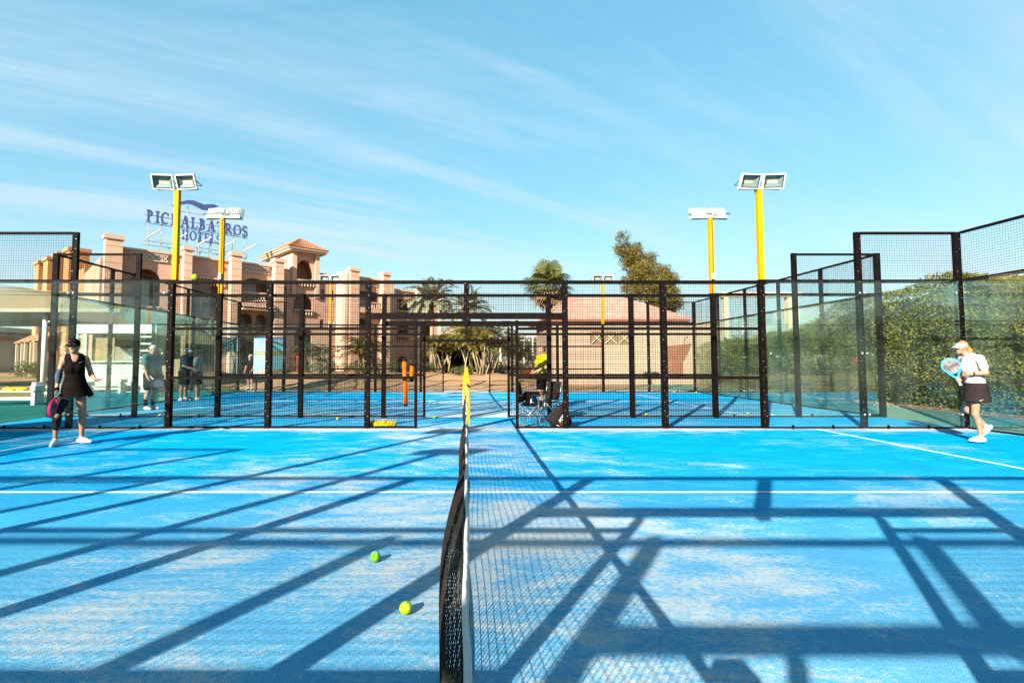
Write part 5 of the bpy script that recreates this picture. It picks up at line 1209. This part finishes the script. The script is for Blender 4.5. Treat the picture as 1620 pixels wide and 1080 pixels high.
rail_wall = thing('garden_wall', 'low pink rendered wall in front of the hotel', 'wall', (0, 34.5, 0))
for i in range(5): B(-26+i*4.6, -26+i*4.6+4.55, 0, .3, 0, .55).build('wall_panel', M['pave'], rail_wall)

# ------------------------------------------------------------------ vegetation
def leaf_mesh(name, P, size, aspect=.45, droop=0.0, rng=RNG, curl=True):
    """rhombic leaves at points P with random orientation; size may be an array"""
    n = len(P); P = np.asarray(P, float); s = np.broadcast_to(np.asarray(size, float), (n,))[:, None]
    d = rng.normal(size=(n, 3)); d[:, 2] -= droop; d /= np.linalg.norm(d, axis=1, keepdims=True)
    q = rng.normal(size=(n, 3)); a = np.cross(d, q); a /= np.linalg.norm(a, axis=1, keepdims=True)
    V = np.stack([P, P+d*s*.5+a*s*aspect*.5, P+d*s, P+d*s*.5-a*s*aspect*.5], 1).reshape(-1, 3)
    return npmesh(name, V, np.arange(n*4).reshape(-1, 4))
def lumpy(p, f=1.0, s=0):
    x, y, z = p[..., 0]*f, p[..., 1]*f, p[..., 2]*f
    return (np.sin(x*1.7+s+1.3*np.sin(y*1.1))*np.cos(y*1.9+s*2+np.sin(z*1.6))+.6*np.sin(x*3.9+z*3.1+s)*np.cos(y*4.3-z*2.2)+.35*np.sin(x*8.1+y*7.3+s)*np.cos(z*8.7+y*3))/1.95
def hedge(name, label, x0, x1, y0, y1, hfun, dens, leaf, m, facex=True):
    r = thing(name, label, 'hedge', ((x0+x1)/2, (y0+y1)/2, 0)); cx, cy = (x0+x1)/2, (y0+y1)/2
    P = []
    def face(n, fn): 
        u = RNG.random(n); v = RNG.random(n); return fn(u, v)
    Lx, Ly = x1-x0, y1-y0
    hm = lambda x, y: hfun(x, y)
    def side(x, n):
        y = y0+Ly*RNG.random(n); z = hm(np.full(n, x), y)*RNG.random(n)**.92; return np.stack([np.full(n, x), y, z], 1)
    def front(y, n):
        x = x0+Lx*RNG.random(n); z = hm(x, np.full(n, y))*RNG.random(n); return np.stack([x, np.full(n, y), z], 1)
    def top(n):
        x = x0+Lx*RNG.random(n); y = y0+Ly*RNG.random(n); return np.stack([x, y, hm(x, y)], 1)
    A = side(x0, int(Ly*3.4*dens)); b = lumpy(A, .8, 1)*.34; A[:, 0] += b-.05+RNG.normal(size=len(A))*.05-.25*(1-np.minimum(1, A[:, 2]/1.2))*0
    T = top(int(Lx*Ly*dens)); T[:, 2] += lumpy(T, .8, 2)*.13+RNG.normal(size=len(T))*.03
    Fr = front(y0, int(Lx*3.2*dens)); Fr[:, 1] += lumpy(Fr, .8, 3)*.25+RNG.normal(size=len(Fr))*.07
    P = np.concatenate([A, T, Fr]); 
    keep = (lumpy(P, 1.9, 5) > -.62) & ((lumpy(P, 4.5, 9) > -.55) | (RNG.random(len(P)) < .35)); P = P[keep]
    link('foliage', leaf_mesh('foliage', P-np.array([cx, cy, 0]), leaf*RNG.uniform(.7, 1.35, len(P)), .55), m, r)
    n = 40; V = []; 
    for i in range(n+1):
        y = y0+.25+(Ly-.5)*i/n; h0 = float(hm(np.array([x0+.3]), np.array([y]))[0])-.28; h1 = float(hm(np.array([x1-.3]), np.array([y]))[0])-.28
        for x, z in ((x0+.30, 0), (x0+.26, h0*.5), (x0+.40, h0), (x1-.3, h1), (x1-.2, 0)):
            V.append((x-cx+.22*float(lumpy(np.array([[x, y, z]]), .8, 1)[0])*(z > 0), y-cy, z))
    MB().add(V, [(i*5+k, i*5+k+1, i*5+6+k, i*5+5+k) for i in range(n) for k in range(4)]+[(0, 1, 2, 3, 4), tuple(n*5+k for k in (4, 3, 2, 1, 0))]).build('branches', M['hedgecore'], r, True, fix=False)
    return r
hf = lambda x, y: 2.35+1.38*np.exp(-((y-15.4)/5.2)**2)+.10*np.sin(y*1.37+1.0)+.07*np.sin(y*3.1)+.9*np.exp(-((y-3)/5)**2)*.6+.0*x
hedge('hedge', 'tall dense green hedge along the right side behind the glass', 13.7, 16.6, 3.0, 30.0, hf, 640, .072, M['hedge'])
def tree(name, label, loc, trunk, blobs, nleaf, leaf, m, tm=None, group=None, cat='tree', aspect=.4, droop=.2, limbs=True):
    r = thing(name, label, cat, loc, 0, group)
    k = MB(); k.tube(trunk[0], trunk[1], 9)
    if limbs:
        base = Vector(trunk[0][-2])
        for c, rad in blobs:
            e_ = Vector(c); md = base.lerp(e_, .5)+Vector((random.uniform(-.2, .2), random.uniform(-.2, .2), -.1)); k.tube([base, md, e_], [trunk[1][-1]*.8, trunk[1][-1]*.5, .02], 6)
    k.build('trunk', tm or M['bark'], r, True)
    vol = np.array([b[1][0]*b[1][1]*b[1][2] if hasattr(b[1], '__len__') else b[1]**3 for b in blobs])**.8; cnt = (nleaf*vol/vol.sum()).astype(int); P = []
    for (c, rad), n_ in zip(blobs, cnt):
        q = RNG.normal(size=(n_, 3)); q /= np.linalg.norm(q, axis=1, keepdims=True); q *= (RNG.random((n_, 1))**.42); rad = np.array(rad if hasattr(rad, '__len__') else (rad,)*3); P.append(np.array(c)+q*rad)
    P = np.concatenate(P); keep = lumpy(P, 1.6, 2) > -.30; P = P[keep]
    link('crown', leaf_mesh('crown', P, leaf*RNG.uniform(.6, 1.4, len(P)), aspect, droop), m, r); return r
# casuarina behind the hut, leaning crown
cd_ = 38.0; cp = lambda x, y: (at(x, y, cd_).x-CB.x, 0, at(x, y, cd_).z); CB = at(1030, 572, cd_); CB.z = 0
bl = []
for x, y, rr in ((980, 378, .55), (990, 392, .75), (978, 398, .5), (1002, 404, .7), (1012, 388, .45), (990, 412, .55), (1004, 420, .8), (1020, 412, .7), (1030, 405, .5), (1012, 432, 1.0), (1030, 428, .95), (1000, 444, .8), (1040, 445, 1.1), (1052, 428, .6), (1062, 440, .7), (1020, 455, 1.1), (1055, 462, 1.0), (1068, 478, .75), (1000, 470, .7), (1036, 475, 1.1), (1060, 492, .7), (988, 456, .4), (1030, 495, .9), (1072, 458, .4)):
    c = cp(x, y); bl.append(((c[0], random.uniform(-.7, .7), c[2]), (rr, rr, rr*.85)))
a_ = cp(1030, 480); b_ = cp(1012, 430); c_ = cp(985, 385)
tree('pine_tree', 'brownish green feathery tree with a leaning crown behind the hut roof', CB, ([(0, 0, 0), a_, b_, c_], [.22, .18, .11, .03]), bl, 34000, .26, M['casu'], aspect=.16, droop=.1)
def feather_palm(label, loc, trunk_h, nfr, ln, m, lean=(0, 0), name='date_palm', group=None, tm=None, tr=.16, spread=1.0, dead=0, nl=26):
    r = thing(name, label, 'palm tree', loc, 0, group)
    top = Vector((lean[0], lean[1], trunk_h)); MB().tube([(0, 0, 0), Vector((lean[0]*.3, lean[1]*.3, trunk_h*.5)), top], [tr*1.25, tr, tr*.9], 10).build('trunk', tm or M['palmbark'], r, True)
    V = []; Q = []; rac = MB()
    for i in range(nfr):
        az = 2*PI*i*.381966+random.uniform(-.2, .2); el = math.radians(80-95*(i/nfr)*spread+random.uniform(-6, 6)); l = ln*random.uniform(.8, 1.1); dr = random.uniform(.5, .9); p = top.copy(); ns = 9; e_ = el; pts = [p.copy()]; dirs = []
        for k in range(ns):
            d_ = Vector((math.cos(az)*math.cos(e_), math.sin(az)*math.cos(e_), math.sin(e_))); p = p+d_*l/ns; pts.append(p.copy()); dirs.append(d_); e_ -= dr*(k+1)/ns*.42
        rac.tube(pts, [.022*(1-.8*k/ns) for k in range(ns+1)], 4, False)
        for k in range(nl):
            t = .12+.88*(k+.5)/nl; f_ = t*ns; j = min(ns-1, int(f_)); c = pts[j].lerp(pts[j+1], f_-j); d_ = dirs[j]; sd = d_.cross(Vector((0, 0, 1))); sd = sd.normalized() if sd.length > .01 else Vector((1, 0, 0)); ll = l*.20*(math.sin(PI*min(1, t*.9+.08))**.6)
            for s_ in (-1, 1):
                ld = (sd*s_+d_*.75+Vector((0, 0, random.uniform(-.35, .15)))).normalized(); wv = ld.cross(d_).normalized().cross(ld)*.034*ln/2; b = len(V); V += [c, c+ld*ll*.5+wv, c+ld*ll+Vector((0, 0, -.06*ll)), c+ld*ll*.5-wv]; Q.append((b, b+1, b+2, b+3))
    rac.build('frond_ribs', m, r); link('crown', npmesh('crown', [tuple(v) for v in V], Q), m, r); return r
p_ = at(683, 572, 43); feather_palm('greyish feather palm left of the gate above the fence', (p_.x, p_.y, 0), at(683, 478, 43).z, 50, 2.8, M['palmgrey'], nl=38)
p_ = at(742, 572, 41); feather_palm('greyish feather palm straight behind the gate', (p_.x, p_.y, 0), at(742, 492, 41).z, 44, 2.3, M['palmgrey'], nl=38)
# fan palm
def fan_palm(label, loc, h, R, nfr):
    r = thing('fan_palm', label, 'palm tree', loc); MB().tube([(0, 0, 0), (.05, 0, h*.5), (0, 0, h)], [.26, .2, .18], 10).build('trunk', M['palmbark'], r, True)
    def fronds(n_, e0, e1, m, nm, ln):
        V = []; Q = []; st = MB(); ln0 = ln
        for i in range(n_):
            az = 2*PI*i*.381966+random.uniform(-.2, .2); el = math.radians(e0+(e1-e0)*i/n_+random.uniform(-8, 8)); ln_ = ln; ln = ln0*random.uniform(.72, 1.18); d_ = Vector((math.cos(az)*math.cos(el), math.sin(az)*math.cos(el), math.sin(el))); b0 = Vector((0, 0, h)); pe = b0+d_*ln*.45; st.tube([b0, pe], [.03, .02], 4, False)
            sd = d_.cross(Vector((0, 0, 1))); sd = sd.normalized() if sd.length > .05 else Vector((1, 0, 0)); nr = sd.cross(d_)
            for k in range(17):
                a = math.radians(-105+210*k/16); dd = (d_*math.cos(a)+sd*math.sin(a)).normalized(); wv = dd.cross(nr)*.075; tip = pe+dd*ln*.58+Vector((0, 0, -.16*ln if e1 > -30 else -.05)); b = len(V); V += [pe, pe+dd*ln*.38+wv, tip, pe+dd*ln*.38-wv]; Q.append((b, b+1, b+2, b+3))
        st.build('petioles', m, r); link(nm, npmesh(nm, [tuple(v) for v in V], Q), m, r)
    fronds(nfr, 85, -20, M['palm'], 'crown', R); fronds(int(nfr*.6), -25, -80, M['dead'], 'dead_skirt', R*.95); return r
p_ = at(868, 572, 39); fan_palm('fan palm with a skirt of dry fronds left of the hut roof', (p_.x, p_.y, 0), at(868, 452, 39).z, 2.15, 30)
# clumping cane palms behind the gate
def cane_clump(label, loc, n_, h, spread, m, nl=16, group='cane palm clumps'):
    r = thing('cane_palm', label, 'palm clump', loc, 0, group); st = MB(); V = []; Q = []
    for i in range(n_):
        az = random.uniform(0, 2*PI); o_ = Vector((random.gauss(0, .28*spread), random.gauss(0, .2*spread), 0)); hh = h*random.uniform(.55, 1.0); tp = o_+Vector((math.cos(az)*.45*spread, math.sin(az)*.3*spread, hh*.62)); st.tube([o_, o_.lerp(tp, .5)+Vector((0, 0, .05)), tp], [.045, .04, .03], 6)
        for f_ in range(5):
            a2 = az+2*PI*f_/5+random.uniform(-.4, .4); el = math.radians(random.uniform(35, 75)); p = tp.copy(); l = h*.45*random.uniform(.8, 1.2); pts = [p.copy()]; ds = []; e_ = el
            for k in range(6): d_ = Vector((math.cos(a2)*math.cos(e_), math.sin(a2)*math.cos(e_), math.sin(e_))); p = p+d_*l/6; pts.append(p.copy()); ds.append(d_); e_ -= .30
            for k in range(nl):
                t = .1+.88*k/nl; j = min(5, int(t*6)); c = pts[j].lerp(pts[j+1], t*6-j); sd = ds[j].cross(Vector((0, 0, 1))).normalized()
                for s_ in (-1, 1): ld = (sd*s_+ds[j]*.8+Vector((0, 0, -.1))).normalized(); ll = l*.26; wv = ld.cross(Vector((0, 0, 1))).normalized()*.028; b = len(V); V += [c, c+ld*ll*.5+wv, c+ld*ll+Vector((0, 0, -.05)), c+ld*ll*.5-wv]; Q.append((b, b+1, b+2, b+3))
    st.build('stems', M['palmbark'], r, True); link('crown', npmesh('crown', [tuple(v) for v in V], Q), m, r); return r
for x, d_, n_, h, s_, lb in ((757, 30, 22, 3.8, 1.35, 'big clump of yellowish cane palms seen through the gate'), (706, 31, 13, 3.1, 1.1, 'cane palm clump left of the gate by the dark hollow'), (500, 40, 10, 3.4, 1.0, 'cane palm clump at the foot of the hotel tower'), (575, 38, 12, 4.0, 1.1, 'cane palm clump by the rounded hotel corner'), (810, 42, 12, 4.0, 1.6, 'cane palm clump among the white lamp posts'), (375, 33, 14, 3.6, 1.0, 'cane palm clump left of the blue signboard')):
    p_ = at(x, 572, d_); cane_clump(lb, (p_.x, p_.y, bank_h(p_.x, p_.y)-.02), n_, h, s_, M['palmgold'] if d_ < 39 else M['palm'])
# dark roofed box added in place of foliage shade between the cane palms
p_ = at(728, 572, 34); SHL = thing('shade_hollow', 'added dark roofed box standing in for foliage shade between the cane palms', 'shade_filler', (p_.x, p_.y, bank_h(p_.x, p_.y)-.05))
for a in (-1.6, 1.6):
    for b in (0, 2.4): MB().tube([(a, b, 0), (a, b, 2.0)], .07, 8).build('post', M['bark'], SHL, True)
MB().add([(-2.1, -.5, 1.9), (2.1, -.5, 1.9), (2.1, 2.9, 1.9), (-2.1, 2.9, 1.9), (-.6, 1.2, 3.2), (.6, 1.2, 3.2)], [(0, 1, 5, 4), (1, 2, 5), (2, 3, 4, 5), (3, 0, 4)]).build('thatch', M['dead'], SHL)
B(-1.7, 1.7, 2.45, 2.55, 0, 1.95).build('back_wall', M['hedgecore'], SHL); B(-1.75, -1.68, .1, 2.4, 0, 1.9).build('side_wall', M['hedgecore'], SHL); B(1.68, 1.75, .1, 2.4, 0, 1.9).build('side_wall', M['hedgecore'], SHL)  # near-black walls put the shade of the gap into colour
# low shrubs along the sandy bank
def shrub(label, loc, R, h, n_, m, group, leaf=.11):
    r = thing('shrub', label, 'shrub', loc, 0, group); q = RNG.normal(size=(n_, 3)); q /= np.linalg.norm(q, axis=1, keepdims=True); q *= RNG.random((n_, 1))**.4; P = q*np.array([R, R, h*.55])+np.array([0, 0, h*.52]); P = P[(P[:, 2] > .02) & (lumpy(P, 3.5, loc[0]) > -.4)]
    link('foliage', leaf_mesh('foliage', P, leaf*RNG.uniform(.7, 1.3, len(P)), .45, -.3), m, r); k = MB()
    for i in range(5): a = 2*PI*i/5; k.tube([(0, 0, 0), (R*.35*math.cos(a), R*.35*math.sin(a), h*.5)], [.025, .01], 5)
    k.build('stems', M['bark'], r); return r
for i, x in enumerate(list(range(432, 660, 19))+[668, 684, 700, 712, 726, 742, 765, 782, 797, 812, 826, 840, 853]):
    d_ = random.uniform(29.5, 33.5); p_ = at(x+random.uniform(-5, 5), 572, d_); shrub('low leafy shrub on the sandy bank behind the far fence', (p_.x, p_.y, bank_h(p_.x, p_.y)-.02), random.uniform(.35, .65), random.uniform(.45, .95), 420, M['shrub'], 'shrubs on the sandy bank')
for x, d_ in ((66, 44), (58, 43), (82, 45), (92, 42), (35, 46)):
    p_ = at(x, 572, d_); shrub('dark round shrub on the lawn beside the orange hotel piers', (p_.x, p_.y, 0), .9, 1.3, 700, M['shrub'], 'shrubs on the lawn', .16)
for x, d_, R, h in ((665, 62, 3.0, 4.5), (722, 66, 3.5, 4.0), (775, 70, 4, 4.2), (815, 64, 3.5, 4.6), (850, 60, 3.0, 4.8), (940, 70, 4.0, 7.6), (905, 58, 3.0, 5.8)):
    p_ = at(x, 572, d_); bl = [((random.uniform(-R, R)*.8, random.uniform(-1, 1), h*random.uniform(.45, .85)), random.uniform(.3, .45)*R) for _ in range(9)]
    tree('garden_tree', {665: 'hazy garden tree just right of the hotel wing', 722: 'hazy garden tree behind the shaded gap in the cane palms', 775: 'hazy garden tree behind the blue bin', 815: 'hazy garden tree behind the white lamp posts', 850: 'hazy garden tree touching the left end of the hut', 940: 'tree top showing above the ridge of the hut', 905: 'tree behind the left slope of the hut roof'}[x], (p_.x, p_.y, 0), ([(0, 0, 0), (0, 0, h*.35), (0, 0, h*.6)], [.16, .13, .07]), bl, 2600, .38, M['farwood'], group='trees behind the garden')
# climbing vine on the timber screen
vn = thing('vine', 'leafy vine hanging over the timber screen', 'vine', (TF.location.x+1.6, 29.4, 0)); q = RNG.random((2600, 3)); P = np.stack([(q[:, 0]-.4)*3.6, -.15-.25*q[:, 1], 1.5+1.5*q[:, 2]**.6-.9*(np.abs(np.sin(q[:, 0]*9)))*q[:, 1]], 1); link('foliage', leaf_mesh('foliage', P, .14, .5, .4), M['shrub'], vn); MB().tube([(0, -.2, 0), (.1, -.2, 1.0), (-.1, -.2, 2.4)], [.05, .04, .02], 6).build('stem', M['bark'], vn, True)
# loose stones and clods under the hedge
m = MB(); random.seed(11)
for i in range(420):
    x, y = random.uniform(12.95, 14.0), random.uniform(4, 28); s_ = random.uniform(.02, .07); b = Vector((x, y, 0)); vs = [b+Vector((s_*random.uniform(.6, 1.2)*math.cos(a), s_*random.uniform(.6, 1.2)*math.sin(a), 0)) for a in (0, 1.26, 2.5, 3.8, 5.0)]+[b+Vector((0, 0, s_*random.uniform(.4, .8)))]
    m.add(vs, [(j, (j+1) % 5, 5) for j in range(5)])
tag(m.build('clods', M['sand'], None), 'dry clods of soil at the foot of the hedge', kind='stuff')
